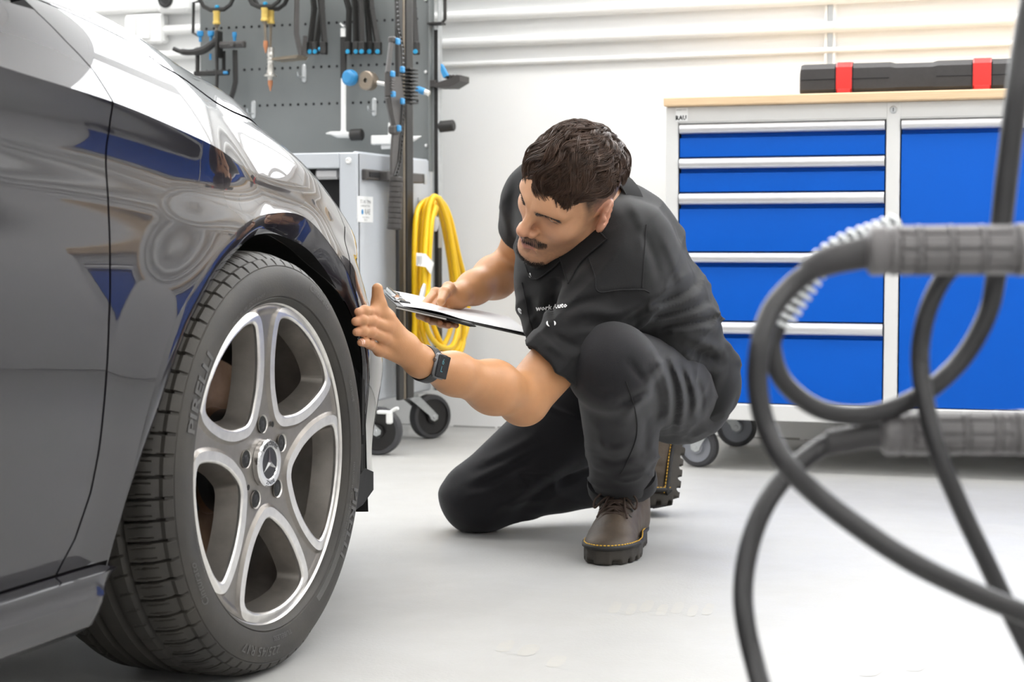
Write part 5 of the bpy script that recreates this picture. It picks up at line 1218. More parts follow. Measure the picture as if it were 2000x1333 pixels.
def sd_hand(p, Fg, Th, wr, k0=.010):
    d = None; tendon = unit(CAMP-Fg['m'][0]+cup*.6)
    for n, q in Fg.items():
        s = {'i': 1., 'm': 1.03, 'r': .98, 'l': .86}[n]
        e = bones(q, [.0098*s, .0090*s, .0081*s, .0069*s], .003, p)
        for j in (1, 2): e = smin(e, sd_ell(p, q[j], (.0094*s,)*3), .003)
        d = e if d is None else smin(d, e, .0012)
    palm = None
    for n, q in Fg.items():
        a = q[0]; b_ = wr*.82+a*.18; e = sd_cap(p, a*.93+wr*.07, b_, .0098 if n != 'l' else .0094, .0165); palm = e if palm is None else smin(palm, e, .009)
        palm = smin(palm, sd_ell(p, a, (.0108,)*3), .004)
        palm = smin(palm, sd_cap(p, a*.95+wr*.05+tendon*.0035, a*.45+wr*.55+tendon*.003, .0065, .006), .006)
    palm = smin(palm, sd_cap(p, wr, (Fg['m'][0]+Fg['r'][0])/2*.6+wr*.4, .023, .016), .014)
    d = smin(d, palm, .005)
    t = bones(Th, [.017, .0132, .0115, .0088], .007, p); t = smin(t, sd_cap(p, Th[0], wr*.6+Fg['i'][0]*.4, .019, .017), .012)
    return smin(d, t, k0)
def sd_armL(p):
    mid = J['elL']*.68+J['wrL']*.32; d = sd_cap(p, J['shL'], J['elL'], .052, .045)
    e = bones([J['elL'], mid, J['elL']*.30+J['wrL']*.70, J['wrL']], [.040, .0425, .0315, .0240], .03, p)
    d = smin(d, e, .02); d = smin(d, sd_ell(p, J['elL']+cup*-.010+cright*-.004, (.035,)*3), .02)
    d = smin(d, sd_cap(p, J['shL']*.55+J['elL']*.45+cup*-.008, J['shL']*.15+J['elL']*.85, .040, .036), .02)
    return smin(d, grp(p, lambda q: sd_hand(q, FL, TL, J['wrL']), P(750, 640, 2.80), .20), .016)
def sd_armR(p):
    mid = J['elR']*.66+J['wrR']*.34; d = sd_cap(p, J['shR'], J['elR'], .052, .044)
    e = bones([J['elR'], mid, J['elR']*.28+J['wrR']*.72, J['wrR']], [.039, .042, .031, .0245], .03, p); d = smin(d, e, .02)
    return smin(d, grp(p, lambda q: sd_hand(q, FR, TR, J['wrR']), P(855, 595, 3.55), .20), .016)
def sd_body(p):
    d = grp(p, sd_head, hw((.0, 0, -.01)), .27)
    d = smin(d, grp(p, sd_armL, (J['shL']+J['wrL'])/2, .47), .03); d = smin(d, grp(p, sd_armR, (J['shR']+J['wrR'])/2, .42), .03)
    core = sd_cap(p, J['neck'], P(1200, 560, 3.46), .062, .085); core = smin(core, sd_cap(p, J['shR']*.9+J['neck']*.1, J['shL']*.9+J['neck']*.1, .055), .05)
    return smin(d, core, .04)
SKIN = np.array([.50, .245, .112]); 
def col_body(V):
    n = len(V); C = np.tile(SKIN, (n, 1)); q = hl(V); near = np.linalg.norm(q, axis=1) < .19; near &= ~((q[:, 2] < -.10) & (q[:, 0] < .03))
    x, y, z = q.T; ay = np.abs(y)
    face = np.array([.64, .345, .195]); C[near] = face
    def mix(c, w): nonlocal C; w = np.clip(w, 0, 1)*near; C = C*(1-w[:, None])+np.array(c)*w[:, None]
    sm = lambda a, b_, v: np.clip((v-a)/(b_-a), 0, 1)
    ns = vnoise(q, 260, 3)*.5+vnoise(q, 90, 4)*.5
    mix((.62, .27, .20), .35*np.exp(-((z+.03)**2+(ay-.0)**2)/.0004)*(x > .1)); mix((.60, .27, .21), .5*(ay > .074)*(x < .03)*(z > -.045))
    mix((.66, .37, .26), .25*np.exp(-((z+.025)**2+(ay-.045)**2)/.0006))
    # lips
    lip = ((z < -.0565) & (z > -.0815) & (ay < .0245-.0*x) & (x > .085)); mix((.42, .17, .15), .75*lip*(1-sm(.018, .0245, ay)))
    # stubble on jaw and upper lip, goatee and moustache shadow, short sides
    jaw = sm(-.045, -.062, z)*sm(-.02, .02, x)*(1-.55*sm(.03, .055, ay)*0); mix((.20, .125, .095), (.28+.2*ns)*jaw*(1-lip*1.))
    mou = sm(-.064, -.0595, z+.35*np.maximum(0, ay-.012))*sm(-.0435, -.048, z+.28*np.maximum(0, ay-.006))*sm(.036, .031, ay)*(x > .075); mix((.05, .03, .025), .7*mou)
    mix((.06, .04, .032), (.60+.25*ns)*sm(-.098, -.112, z)*sm(.045, .030, ay)*(x > .03)); mix((.08, .05, .04), .35*np.exp(-((z+.0875)/.005)**2)*(ay < .007)*(x > .08))
    ear = (((x+.012)/.024)**2+((z-.002)/.038)**2 < 1) & (ay > .0715)
    side = sm(-.022, .050, z+.9*np.maximum(0, -x-.03))*sm(.040, .028, x-.25*np.maximum(0, z-.03)); mix((.030, .020, .016), (.86+.2*ns)*side*(~ear))
    br = np.exp(-((z-(.0255-.10*np.maximum(0, ay-.036)+.02*np.minimum(0, ay-.02)))/.0042)**2)*sm(.010, .016, ay)*sm(.056, .046, ay)*(x > .06); mix((.03, .019, .015), .85*br)
    ln = np.exp(-((z-.0100)/.0030)**2)*sm(.018, .022, ay)*sm(.050, .046, ay)*(x > .07); mix((.03, .018, .016), .85*ln)
    mix((.36, .20, .15), .35*np.exp(-((z-.002)**2/.00006+(ay-.032)**2/.0002))*(x > .07))
    for (mx, my, mz) in ((.045, .062, -.030), (.074, .040, -.052)): mix((.10, .06, .05), 1.*(np.linalg.norm(q-[mx, my, mz], axis=1) < .0022))
    # knuckles and finger ends a little redder
    for Fg in (FL, FR):
        for k_ in Fg:
            for j in (0, 1, 3):
                w = np.exp(-((V-Fg[k_][j])**2).sum(1)/.00012)*.35; C = C*(1-w[:, None])+np.array([.62, .28, .19])*w[:, None]
    C *= (1+.05*vnoise(V, 40, 1))[:, None]; return np.clip(C, 0, 1)
allp = np.array(list(J.values())+[q for f in (FL, FR) for v_ in f.values() for q in v_]+TL+TR+[hw((.13, 0, 0)), hw((-.12, 0, 0)), hw((0, .1, 0)), hw((0, -.1, 0)), hw((0, 0, .15)), hw((0, 0, -.14)), P(1200, 560, 3.46)])
sel = np.vstack([allp[[list(J).index(k) for k in ('neck', 'shL', 'shR', 'elL', 'wrL', 'elR', 'wrR')]], allp[len(J):]])
body = sdf_obj('body', sd_body, sel.min(0)-.09, sel.max(0)+.09, .00185, 'skin', man, colour=col_body, coarse=10, slack=1.5, t=man)
# nails
b = WMB(man)
def nail(q, toward, s=1., mb=None):
    tip, pre = q[3], q[2]; ax_ = unit(tip-pre); n = unit(toward-ax_*(toward@ax_)); sd_ = np.cross(ax_, n); c = tip-ax_*.0012+n*.0064*s
    V = []
    for i in range(5):
        for j in range(5): u = (j-2)/2; v = (i-2)/2; V.append(c+ax_*v*.0056*s+sd_*u*.0046*s-n*(.0022*u*u+.0012*(v > .4)+.0006*(v < -.6)))
    mb.grid(np.array(V).reshape(5, 5, 3))
mat('nail', (.72, .47, .38), rough=.3)
for q in list(FL.values()): nail(q, CAMP-q[3]+cup*.5, 1., b)
nail(TR, cup*1.+(CAMP-TR[3])*.12, 1.1, b)
obj('fingernail', b, 'nail', man, kind='stuff', smooth=80)
# ------------------------------------------------------------------ eyes under the lids
for sgn in (1, -1):
    b = WMB(man); b.sphere(hw((.0745, sgn*.033, .0135)), .0120, 20, 14); obj('eyeball', b, 'eye_white', man)
# ------------------------------------------------------------------ hair
rng = np.random.default_rng(11)
def sd_scalp(s): return sd_ell(s, (-.012, 0, .043), (.098, .0775, .088))
def hairline(x): return np.interp(x, [-.12, -.06, -.02, .02, .05, .07, .09], [.052, .066, .077, .074, .066, .064, .064])
def sd_hair(w):
    s = hl(w); x, y, z = s.T; d0 = sd_ell(s, (-.006, 0, .043), (.091, .0765, .088))
    th = .005+.010*np.clip((z-.06)/.06, 0, 1)+.003*vnoise(s, 55, 2)+.002*vnoise(s, 120, 5)
    edge = hairline(x)+.002*vnoise(s, 90, 6)     # lower limit of the long hair
    d = d0-th; d = smax(d, edge-z, .012); return smax(d, x-.094, .01)
hair = sdf_obj('hair', sd_hair, hw((-.012, 0, .06))-.17, hw((-.012, 0, .06))+.17, .003, 'hair_under', man, coarse=8, t=man)
b = WMB(man); C0 = np.array([-.006, 0, .043]); RR_ = np.array([.091, .0765, .088])
def onscalp(dirn, h): dirn = unit(dirn); k = 1/np.sqrt(((dirn/RR_)**2).sum()); return C0+dirn*k+unit(dirn/RR_**2)*h
crown = unit(np.array([-.80, .05, .60]))
paths, rads = [], []
NG = 24
for k in range(1250):
    dz = rng.uniform(.0, 1.)**.8; ph = rng.uniform(0, 2*math.pi); dr = np.array([math.cos(ph)*math.sqrt(1-dz*dz), math.sin(ph)*math.sqrt(1-dz*dz), dz]); p = onscalp(dr, 0)
    if p[2] < hairline(p[0])+.004 or p[0] > .082: continue
    ph0 = 3.2*vnoise((p*np.array([1, 1, 1]))[None], 26, 9)[0]+2.*vnoise(p[None], 60, 10)[0]
    away = unit(dr-crown*.9); flow = away*.75+np.array([.75, .32*np.sign(dr[1]+.12), -.15]); side = unit(np.cross(dr, flow)); L_ = rng.uniform(.050, .085)*(.75+.4*max(0, dr[2])); n = NG; am_ = rng.uniform(.005, .0085); cu = dr.copy(); lift = (.003+.015*max(0, dr[2])**.9)*rng.uniform(.6, 1.15); base, sd_, up_ = [], [], []
    for i in range(n):
        t_ = i/(n-1); wv = ph0+t_*L_/.050*6.28*.5; h = .004+lift*math.sin(min(1, t_*2.4+.15)*math.pi*.5)*(1-.45*max(0, t_-.6)/.4)+.0045*math.cos(wv*1.+.6)*min(1, t_*2)*max(.2, dr[2])
        base.append(onscalp(cu, h)+side*am_*math.sin(wv)*min(1, t_*2.5)); up_.append(unit(cu)); step = L_/(n-1)/.09; f = unit(flow-cu*(flow@cu)); cu = unit(cu+f*step+side*.55*math.cos(wv)*step*min(1, t_*3))
    base = np.array(base); up_ = np.array(up_); lim = hairline(base[:, 0])-.006-.012*np.clip((base[:, 0]-.055)/.02, 0, 1); bad = base[:, 2] < lim
    m = int(np.argmax(bad)) if bad.any() else n
    if m < 7: continue
    base = base[:m]; up_ = up_[:m]; s_ = np.linspace(0, 1, m); base = resample(base, 14); up_ = resample(up_, 14); t_ = np.linspace(0, 1, 14); tgm = np.gradient(base, axis=0); sdv = np.cross(tgm, up_); sdv /= np.linalg.norm(sdv, axis=1)[:, None]+1e-9
    wdt = rng.uniform(.0030, .0058); col_ = rng.uniform(.8, 1.2)
    for j in range(15):
        a_, r_ = rng.uniform(0, 6.28), math.sqrt(rng.uniform(0, 1))*wdt; prof = (1-.75*t_**2.2)
        off = sdv*(r_*math.cos(a_)*prof)[:, None]+up_*(r_*.55*math.sin(a_)*prof)[:, None]
        cut = rng.uniform(.70, 1.04); q_ = base+off; q_ = resample(q_[:max(8, int(14*min(1, cut)))], 14); paths.append(hw(q_)); rads.append(rng.uniform(.00042, .00078)*np.interp(t_, [0, .15, .7, 1], [.7, 1, .8, .12]))
strands('hair_strand', np.array(paths), np.array(rads), 'hair_brown', man, 3, man)
b = WMB(man)
def whisk(x, y, z, d, L_, r=.0006): a = np.array([x, y, z]); d = np.asarray(d, float); b.tube(hw(np.array([a-d*.002, a+d*L_*.5, a+d*L_+np.array([0, 0, -.0012])])), [r, r*.9, r*.2], 4)
def skinx(y, z, x0=.14):
    xs = np.linspace(x0, .02, 60); w = hw(np.c_[xs, np.full(60, y), np.full(60, z)]); d = sd_head(w); i = int(np.argmax(d < 0)); return xs[i] if (d < 0).any() and i > 0 else -1
for k in range(700):   # moustache
    y = rng.uniform(-.034, .034); ay = abs(y); z = -.0475-.22*max(0, ay-.006)-rng.uniform(0, .011)*(1-ay/.05); x = skinx(y, z); whisk(x, y, z, unit([.30, .65*np.sign(y)*min(1, ay/.008), -.70]), rng.uniform(.004, .0075), .00036)
for k in range(900):   # chin beard
    y = rng.uniform(-.036, .036); z = rng.uniform(-.128, -.104)+.25*max(0, abs(y)-.02); x = skinx(y, z)
    if x > .030: whisk(x, y, z, unit([.55, .3*y/.026, -.75]), rng.uniform(.003, .008), .00036)
obj('beard', b, 'beard_dark', man, kind='stuff', smooth=80)
b = WMB(man)
b = WMB(man)
for k in range(620):
    sg = 1 if k % 2 else -1; ay = rng.uniform(.013, .053); z = .0255-.10*max(0, ay-.036)+.02*min(0, ay-.02)+rng.uniform(-.0046, .0040); x = skinx(sg*ay, z); whisk(x, sg*ay, z, unit([.22, .9*sg, .10-6*max(0, ay-.036)]), rng.uniform(.004, .008), .00038)
obj('eyebrow', b, 'beard_dark', man, kind='stuff', smooth=80)
# ------------------------------------------------------------------ shirt
SC_FOLD = .72
def folds(p, d, L, band=.03):
    """cloth folds: (polyline as seen from the camera, half width in pixels, height in metres), raised or sunk on the side he shows"""
    m = np.abs(d) < band
    if not m.any(): return d
    q = p[m]-CAMP; z = q@cfwd; xy = np.stack([CXP+F_PX*(q@cright)/z, CYP-F_PX*(q@cup)/z], 1); h = np.zeros(len(xy))
    for pts, w, a in L:
        c = catmull(np.array(pts, float), 4); lo, hi = c.min(0)-3*w, c.max(0)+3*w; k = ((xy > lo) & (xy < hi)).all(1)
        w = w*1.25; a = a*SC_FOLD
        if k.any():
            dd = seg_dist(xy[k], c, False); e = np.minimum(np.hypot(*(xy[k]-c[0]).T), np.hypot(*(xy[k]-c[-1]).T)); ln = np.linalg.norm(np.diff(c, axis=0), axis=1).sum()
            h[k] += a*np.exp(-(dd/w)**2)*np.clip(.25+e/(ln*.3), 0, 1)
    out = d.copy(); out[m] = d[m]-h; return out
SHIRT_FOLDS = [([(1059, 592), (1105, 560), (1152, 514)], 9, .008), ([(1086, 618), (1128, 594), (1188, 582)], 7, -.009), ([(1104, 624), (1152, 608), (1215, 614), (1266, 590)], 9, .011), ([(1128, 640), (1190, 632), (1240, 612), (1268, 596)], 7, -.010),
 ([(1110, 655), (1170, 640), (1230, 640)], 9, .008), ([(1062, 668), (1100, 690), (1130, 700)], 7, .006), ([(1075, 650), (1110, 670), (1140, 682)], 6, -.006),
 ([(1266, 586), (1320, 556), (1352, 524)], 8, .008), ([(1264, 598), (1330, 575), (1362, 548)], 6, -.008), ([(1260, 610), (1335, 592), (1376, 566)], 8, .010), ([(1262, 622), (1335, 608), (1380, 588)], 6, -.009), ([(1262, 634), (1335, 622), (1388, 606)], 8, .010), ([(1275, 645), (1345, 633), (1398, 622)], 6, -.010),
 ([(1290, 650), (1350, 645), (1404, 640)], 8, .010), ([(1320, 654), (1380, 672), (1412, 690)], 9, .010), ([(1335, 672), (1375, 690), (1405, 705)], 8, -.009), ([(1330, 690), (1370, 715), (1400, 730)], 9, .006), ([(1380, 720), (1385, 750), (1378, 785)], 8, -.006), ([(1225, 380), (1250, 440), (1256, 500)], 8, .005), ([(1290, 450), (1320, 520), (1335, 570)], 9, .006), ([(1240, 430), (1275, 500), (1290, 560)], 8, -.005),
 ([(1030, 560), (1040, 600), (1055, 640)], 7, -.006), ([(1060, 545), (1062, 590), (1072, 640)], 9, .008), ([(1085, 550), (1080, 600), (1085, 640)], 6, -.006), ([(975, 400), (985, 440), (995, 480)], 7, .005), ([(1010, 330), (1000, 400), (1002, 470)], 7, -.005)]
TROUSER_FOLDS = [([(1266, 754), (1245, 730), (1228, 708)], 6, -.007), ([(1268, 760), (1240, 775), (1200, 790)], 7, -.008), ([(1262, 742), (1290, 710), (1330, 694)], 8, .008), ([(1264, 770), (1240, 795), (1215, 830)], 8, .007),
 ([(1280, 690), (1300, 740), (1308, 790), (1300, 842)], 6, .008), ([(1294, 690), (1315, 745), (1320, 795), (1312, 846)], 5, -.008), ([(1310, 700), (1331, 750), (1335, 800), (1325, 848)], 6, .009), ([(1325, 712), (1344, 760), (1347, 805)], 5, -.008), ([(1340, 720), (1358, 770), (1358, 812)], 6, .008), ([(1356, 735), (1370, 775), (1368, 810)], 5, -.006), ([(1266, 720), (1282, 760), (1286, 800), (1275, 838)], 6, -.007),
 ([(905, 950), (979, 909), (1055, 866)], 9, .010), ([(925, 960), (990, 925), (1060, 885)], 7, -.009), ([(942, 905), (1013, 872), (1050, 850)], 8, .008), ([(930, 925), (1000, 890), (1050, 862)], 6, -.007), ([(900, 975), (960, 952), (1010, 930)], 8, .006), ([(995, 985), (1038, 946), (1110, 905)], 9, .010), ([(1020, 985), (1060, 955), (1130, 912)], 7, -.010), ([(1057, 989), (1103, 958), (1155, 930)], 8, .008), ([(960, 1000), (1000, 975), (1030, 960)], 7, .006),
 ([(1150, 740), (1165, 760), (1195, 770)], 7, -.005), ([(1160, 860), (1195, 880), (1235, 870)], 7, .006), ([(1165, 885), (1200, 902), (1245, 888)], 6, -.006), ([(1158, 820), (1175, 860), (1180, 905)], 8, .005), ([(1255, 800), (1262, 840), (1258, 890)], 7, -.006)]
acr = unit(J['shL']-J['shR'])
def sd_flat(p, a, b_, r1, r2, k, ax_=None):
    """capsule widened by k along the axis across the body"""
    u = acr if ax_ is None else ax_; c = (np.asarray(a)+b_)/2; q = p-c; w = q@u; q = q-(w*(1-1/k))[:, None]*u; aa = np.asarray(a)-c; bb = np.asarray(b_)-c
    aa = aa-(aa@u)*(1-1/k)*u; bb = bb-(bb@u)*(1-1/k)*u; return sd_cap(q, aa, bb, r1, r2)
acrH = unit(J['hipL']-J['hipR'])
dirL = unit(J['elL']-J['shL']); dirR = unit(J['elR']-J['shR']); hemL = J['shL']+dirL*.218; nL = unit(dirL+cfwd*.42+cright*-.05); nR = unit(dirR+cfwd*-.35); hemR = J['shR']+dirR*.135
def ridges(p, u, v, f, seed): 
    q = np.stack([p@u*f*.28, p@v*f, p@np.cross(u, v)*f*.28], 1); n = vnoise(q, 1., seed)+.45*vnoise(q, 2.1, seed+20); return (1-np.minimum(1, np.abs(n)*2.6))**1.5
def sd_shirt(p):
    d = sd_flat(p, P(1314, 740, 3.66), P(1245, 605, 3.56), .110, .112, 1.42, acrH)
    d = smin(d, sd_flat(p, P(1245, 605, 3.55), P(1150, 480, 3.46), .116, .118, 1.38), .08)
    d = smin(d, sd_cap(p, J['shR'], J['shL']+cup*.004+cright*.006, .062, .060), .09)
    d = smin(d, sd_cap(p, J['neck']+cfwd*.03, P(1240, 470, 3.46), .078, .09), .07)
    d = smin(d, sd_ell(p, P(1115, 560, 3.40), (.108,)*3), .08); d = smin(d, sd_ell(p, P(1135, 635, 3.44), (.098,)*3), .06)
    d = smin(d, sd_cap(p, P(1328, 690, 3.64), P(1338, 742, 3.585), .078, .074), .05)
    sl = sd_cap(p, J['shL']+cup*.01, J['elL'], .066, .063); hz = (p-hemL)@nL; sl = sl-.0022*np.clip((hz+.030)/.004, 0, 1); sl = smax(sl, hz, .004)
    sr = sd_cap(p, J['shR'], J['elR'], .066, .059); sr = smax(sr, (p-hemR)@nR, .004)
    d = smin(d, sl, .055); d = smin(d, sr, .035)
    # folds: from the left armpit down the side, over the back, and around the sleeve
    m1 = np.exp(-((p-P(1215, 640, 3.34))**2).sum(1)/.022); m2 = np.exp(-((p-P(1360, 690, 3.56))**2).sum(1)/.020); m3 = np.exp(-((p-P(1085, 600, 3.30))**2).sum(1)/.010)
    up_ = unit(P(1180, 450, 3.46)-P(1330, 740, 3.66))
    d = d-.015*m1*ridges(p, unit(np.cross(acr, up_)*.4+cright*.8+cup*.55), up_, 17, 1)-.018*m2*ridges(p, cright, cup, 15, 2)-.004*m3*ridges(p, dirL, cup, 22, 3)
    d = d-.006*ridges(p, unit(cup*.7+cright*.7), unit(cup*.7-cright*.7), 13, 4)
    d = smax(d, -sd_cap(p, J['neck']+unit(hw((0, 0, 0))-J['neck'])*-.01, hw((-.02, 0, -.05)), .062, .070), .01)
    d = smin(d, sd_cap(p, P(1238, 480, 3.32), P(1276, 625, 3.385), .072, .084), .08); d = folds(p, d, SHIRT_FOLDS)
    # openings of the sleeves
    d = smax(d, -smax(sd_cap(p, hemL-dirL*.05, J['elL'], .0545, .049), -((p-(hemL-dirL*.03))@dirL), .004), .004)
    d = smax(d, -smax(sd_cap(p, hemR-dirR*.05, J['elR'], .051, .047), -((p-(hemR-dirR*.03))@dirR), .004), .004)
    return d
sh_pts = np.array([P(1322, 745, 3.66), P(1150, 480, 3.46), J['shL'], J['shR'], hemL, hemR, P(1350, 745, 3.6), P(1115, 560, 3.40)])
shirt = sdf_obj('shirt', sd_shirt, sh_pts.min(0)-.19, sh_pts.max(0)+.19, .0038, 'shirt_black', man, coarse=8, t=man)
# ------------------------------------------------------------------ trousers
def sd_trousers(p):
    d = sd_cap(p, J['hipL'], J['kneeL'], .104, .073); d = smin(d, sd_ell(p, J['kneeL']+cup*.002, (.077,)*3), .03)
    cl = P(1213, 932, 3.505); sh = sd_cap(p, J['kneeL'], cl, .069, .060); sh = smin(sh, sd_cap(p, P(1228, 800, 3.36), P(1232, 880, 3.45), .062, .052), .03); sh = smax(sh, (p-cl)@unit(J['ankL']-J['kneeL'])-.010, .004); d = smin(d, sh, .018)
    e = sd_cap(p, J['hipR'], J['kneeR'], .112, .072); e = smin(e, sd_ell(p, J['kneeR']+cup*-.0, (.067,)*3), .03); e = smin(e, sd_cap(p, J['kneeR'], P(1222, 928, 3.83), .064, .056), .018); d = smin(d, e, .03)
    d = smin(d, sd_flat(p, P(1296, 745, 3.68), P(1314, 768, 3.68), .098, .096, 1.3, acrH), .05)
    kd = unit(J['ankL']-J['kneeL']); td = unit(J['kneeR']-J['hipR'])
    m1 = np.exp(-((p-P(1280, 760, 3.40))**2).sum(1)/.010); m2 = np.exp(-((p-P(1215, 900, 3.45))**2).sum(1)/.008); m3 = np.exp(-((p-P(1010, 900, 3.66))**2).sum(1)/.035); m4 = np.exp(-((p-P(1345, 790, 3.55))**2).sum(1)/.012)
    d = d-.008*m1*ridges(p, unit(cup*.8+cright*.6), unit(cup*.6-cright*.8), 19, 5)-.010*m2*ridges(p, cright, cup, 22, 6)-.013*m3*ridges(p, unit(td+cup*.9), np.cross(unit(td+cup*.9), cfwd), 14, 7)-.008*m4*ridges(p, unit(cup*.9-cright*.5), unit(cright*.9+cup*.5), 20, 8)
    d = folds(p, d, TROUSER_FOLDS)
    d = smax(d, -sd_cap(p, cl+kd*.0, cl+kd*.09, .050, .052), .004)
    return smax(d, .0015-p[:, 2], .004)
tp = np.array([J[k] for k in ('hipL', 'hipR', 'kneeL', 'ankL', 'kneeR', 'ankR')])
trousers = sdf_obj('trousers', sd_trousers, np.maximum(tp.min(0)-.16, [-9, -9, -.01]), tp.max(0)+.16, .0038, 'trouser_black', man, coarse=8, t=man)
# rolled cuff of the left leg
kd = unit(J['ankL']-J['kneeL']); cc = P(1213, 932, 3.505); fr_ = frame(kd, cright); a = np.linspace(0, 2*math.pi, 48, endpoint=False)
b = WMB(man); rows = []
for r, z in ((.059, -.020), (.066, -.022), (.068, -.010), (.068, .012), (.066, .022), (.060, .024), (.055, .018), (.054, -.01)):
    w_ = .004*np.sin(3*a+.7)+.003*np.sin(5*a); rows.append(cc+kd*(z+.006*np.cos(a-2.6))[:, None]+(r+w_*(r > .058))[:, None]*(np.cos(a)[:, None]*fr_[:, 0]+np.sin(a)[:, None]*fr_[:, 1]))
b.grid(np.array(rows), closed_v=True); obj('trouser_cuff', b, 'trouser_black', man, smooth=60)
# ------------------------------------------------------------------ seams, buttons and lettering laid on the cloth
from mathutils.bvhtree import BVHTree
def bvh_of(*os):
    V, F = [], []; n = 0
    for o in os:
        me = o.data; v = np.empty(len(me.vertices)*3, np.float32); me.vertices.foreach_get('co', v); v = v.reshape(-1, 3)+np.array(man.location); V.append(v); F += [tuple(i+n for i in p.vertices) for p in me.polygons]; n += len(v)
    return BVHTree.FromPolygons(np.vstack(V).tolist(), F)
BV = bvh_of(shirt); BT = bvh_of(trousers)
def drop(bv, px, py, up=.0015):
    r = unit(ray(px, py)); h = bv.ray_cast(Vector(CAMP), Vector(r)); 
    if h[0] is None: return None, None
    n = np.array(h[1]); n = n if n@r < 0 else -n; return np.array(h[0])+n*up, n
def seam(bv, pts, r, nm, m, up=.0006, n=10):
    q = catmull(np.array([(x, y, 0) for x, y in pts], float), n); w = [drop(bv, x, y, up)[0] for x, y, _ in q]; w = [v_ for v_ in w if v_ is not None]
    # keep one continuous run on the surface
    run = [w[0]]
    for v_ in w[1:]:
        if np.linalg.norm(v_-run[-1]) < .03: run.append(v_)
    if len(run) > 3:
        run = np.array(run); run[1:-1] = (run[:-2]+2*run[1:-1]+run[2:])/4; b = WMB(man); b.tube(run, r, 6); obj(nm, b, m, man, smooth=60)
seam(BV, [(1150, 505), (1162, 540), (1168, 570), (1210, 567), (1252, 566), (1268, 572)], .0012, 'shoulder_seam', 'seam_dark')
seam(BV, [(1262, 440), (1258, 500), (1254, 562)], .0012, 'yoke_seam', 'seam_dark')
seam(BV, [(1020, 552), (1028, 590), (1036, 630), (1046, 660)], .0016, 'placket_edge', 'seam_dark')
seam(BT, [(1222, 745), (1240, 800), (1243, 850), (1225, 900), (1212, 925)], .0014, 'side_seam', 'seam_dark')
for px, py in ((1039, 537), (1017, 607)):
    c, n = drop(BV, px, py, .0005)
    if c is not None: b = WMB(man); b.lathe([(.0001, .0035), (.004, .0032), (.0062, .0022), (.0066, .0)], c=c, axis=n, n=16); obj('snap_button', b, 'snap_steel', man)
def cloth_text(txt, px, py, size, slant=-.10, nm='chest_lettering'):
    v, f = text_mesh(txt, size, res=1, bold=size*.03); b = WMB(man); W = []
    for x, y, _ in v:
        c, n = drop(BV, px+x*1.0+y*.1, py-y+x*slant, .0012); W.append(c if c is not None else P(px+x, py-y, 3.3))
    b.add(W, f); obj(nm, b, 'print_white', man, smooth=0)
cloth_text('work Auto', 1078, 600, 13.5)
b = WMB(man)
for a0, a1, r_, cx_, cy_ in ((2.6, 4.3, 7, 1076, 632), (-.6, .9, 6, 1078, 633)):
    w = [drop(BV, cx_+r_*math.cos(t_), cy_-r_*math.sin(t_), .001)[0] for t_ in np.linspace(a0, a1, 7)]
    if all(v_ is not None for v_ in w): b.tube(w, [.0005, .0013, .0016, .0016, .0014, .001, .0004], 6)
if b.n: obj('chest_emblem', b, 'print_white', man)
# collar: standing band round the neck and its two leaves
b = WMB(man); nk = unit(hw((-.02, 0, -.04))-J['neck']); fr_ = frame(nk, cright); cen = J['neck']+nk*.030; a = np.linspace(0, 2*math.pi, 40, endpoint=False); rows = []
for r, z in ((.074, -.03), (.072, .005), (.070, .020), (.073, .024), (.082, .006), (.092, -.022), (.088, -.026)): rows.append(cen+nk*(z+.008*np.cos(a))[:, None]+r*(np.cos(a)[:, None]*fr_[:, 0]*1.0+np.sin(a)[:, None]*fr_[:, 1]))
b.grid(np.array(rows), closed_v=True); obj('collar', b, 'shirt_black', man, smooth=50)
def leaf(top, bot):
    tp_, bt_ = resample(catmull(np.array(top, float), 5), 9), resample(catmull(np.array(bot, float), 5), 9); rows = []
    for k in np.linspace(0, 1, 7):
        r_ = []
        for i in range(9):
            x, y = tp_[i]*(1-k)+bt_[i]*k; c, n = drop(BV, x, y, .0065-.003*k); r_.append(c)
        rows.append(r_)
    if any(c is None for r_ in rows for c in r_): return
    R_ = np.array(rows); b = WMB(man); b.grid(R_); b.grid(R_+cfwd*.003); b.tube(R_[-1], .0016, 6); b.tube(R_[:, 0], .0016, 6); b.tube(R_[:, -1], .0016, 6); obj('collar_leaf', b, 'shirt_black', man, smooth=50)
leaf([(1030, 516), (1062, 508), (1092, 496)], [(1034, 534), (1052, 546), (1104, 506)]); leaf([(1094, 496), (1130, 482), (1168, 452)], [(1112, 556), (1138, 512), (1186, 470)])

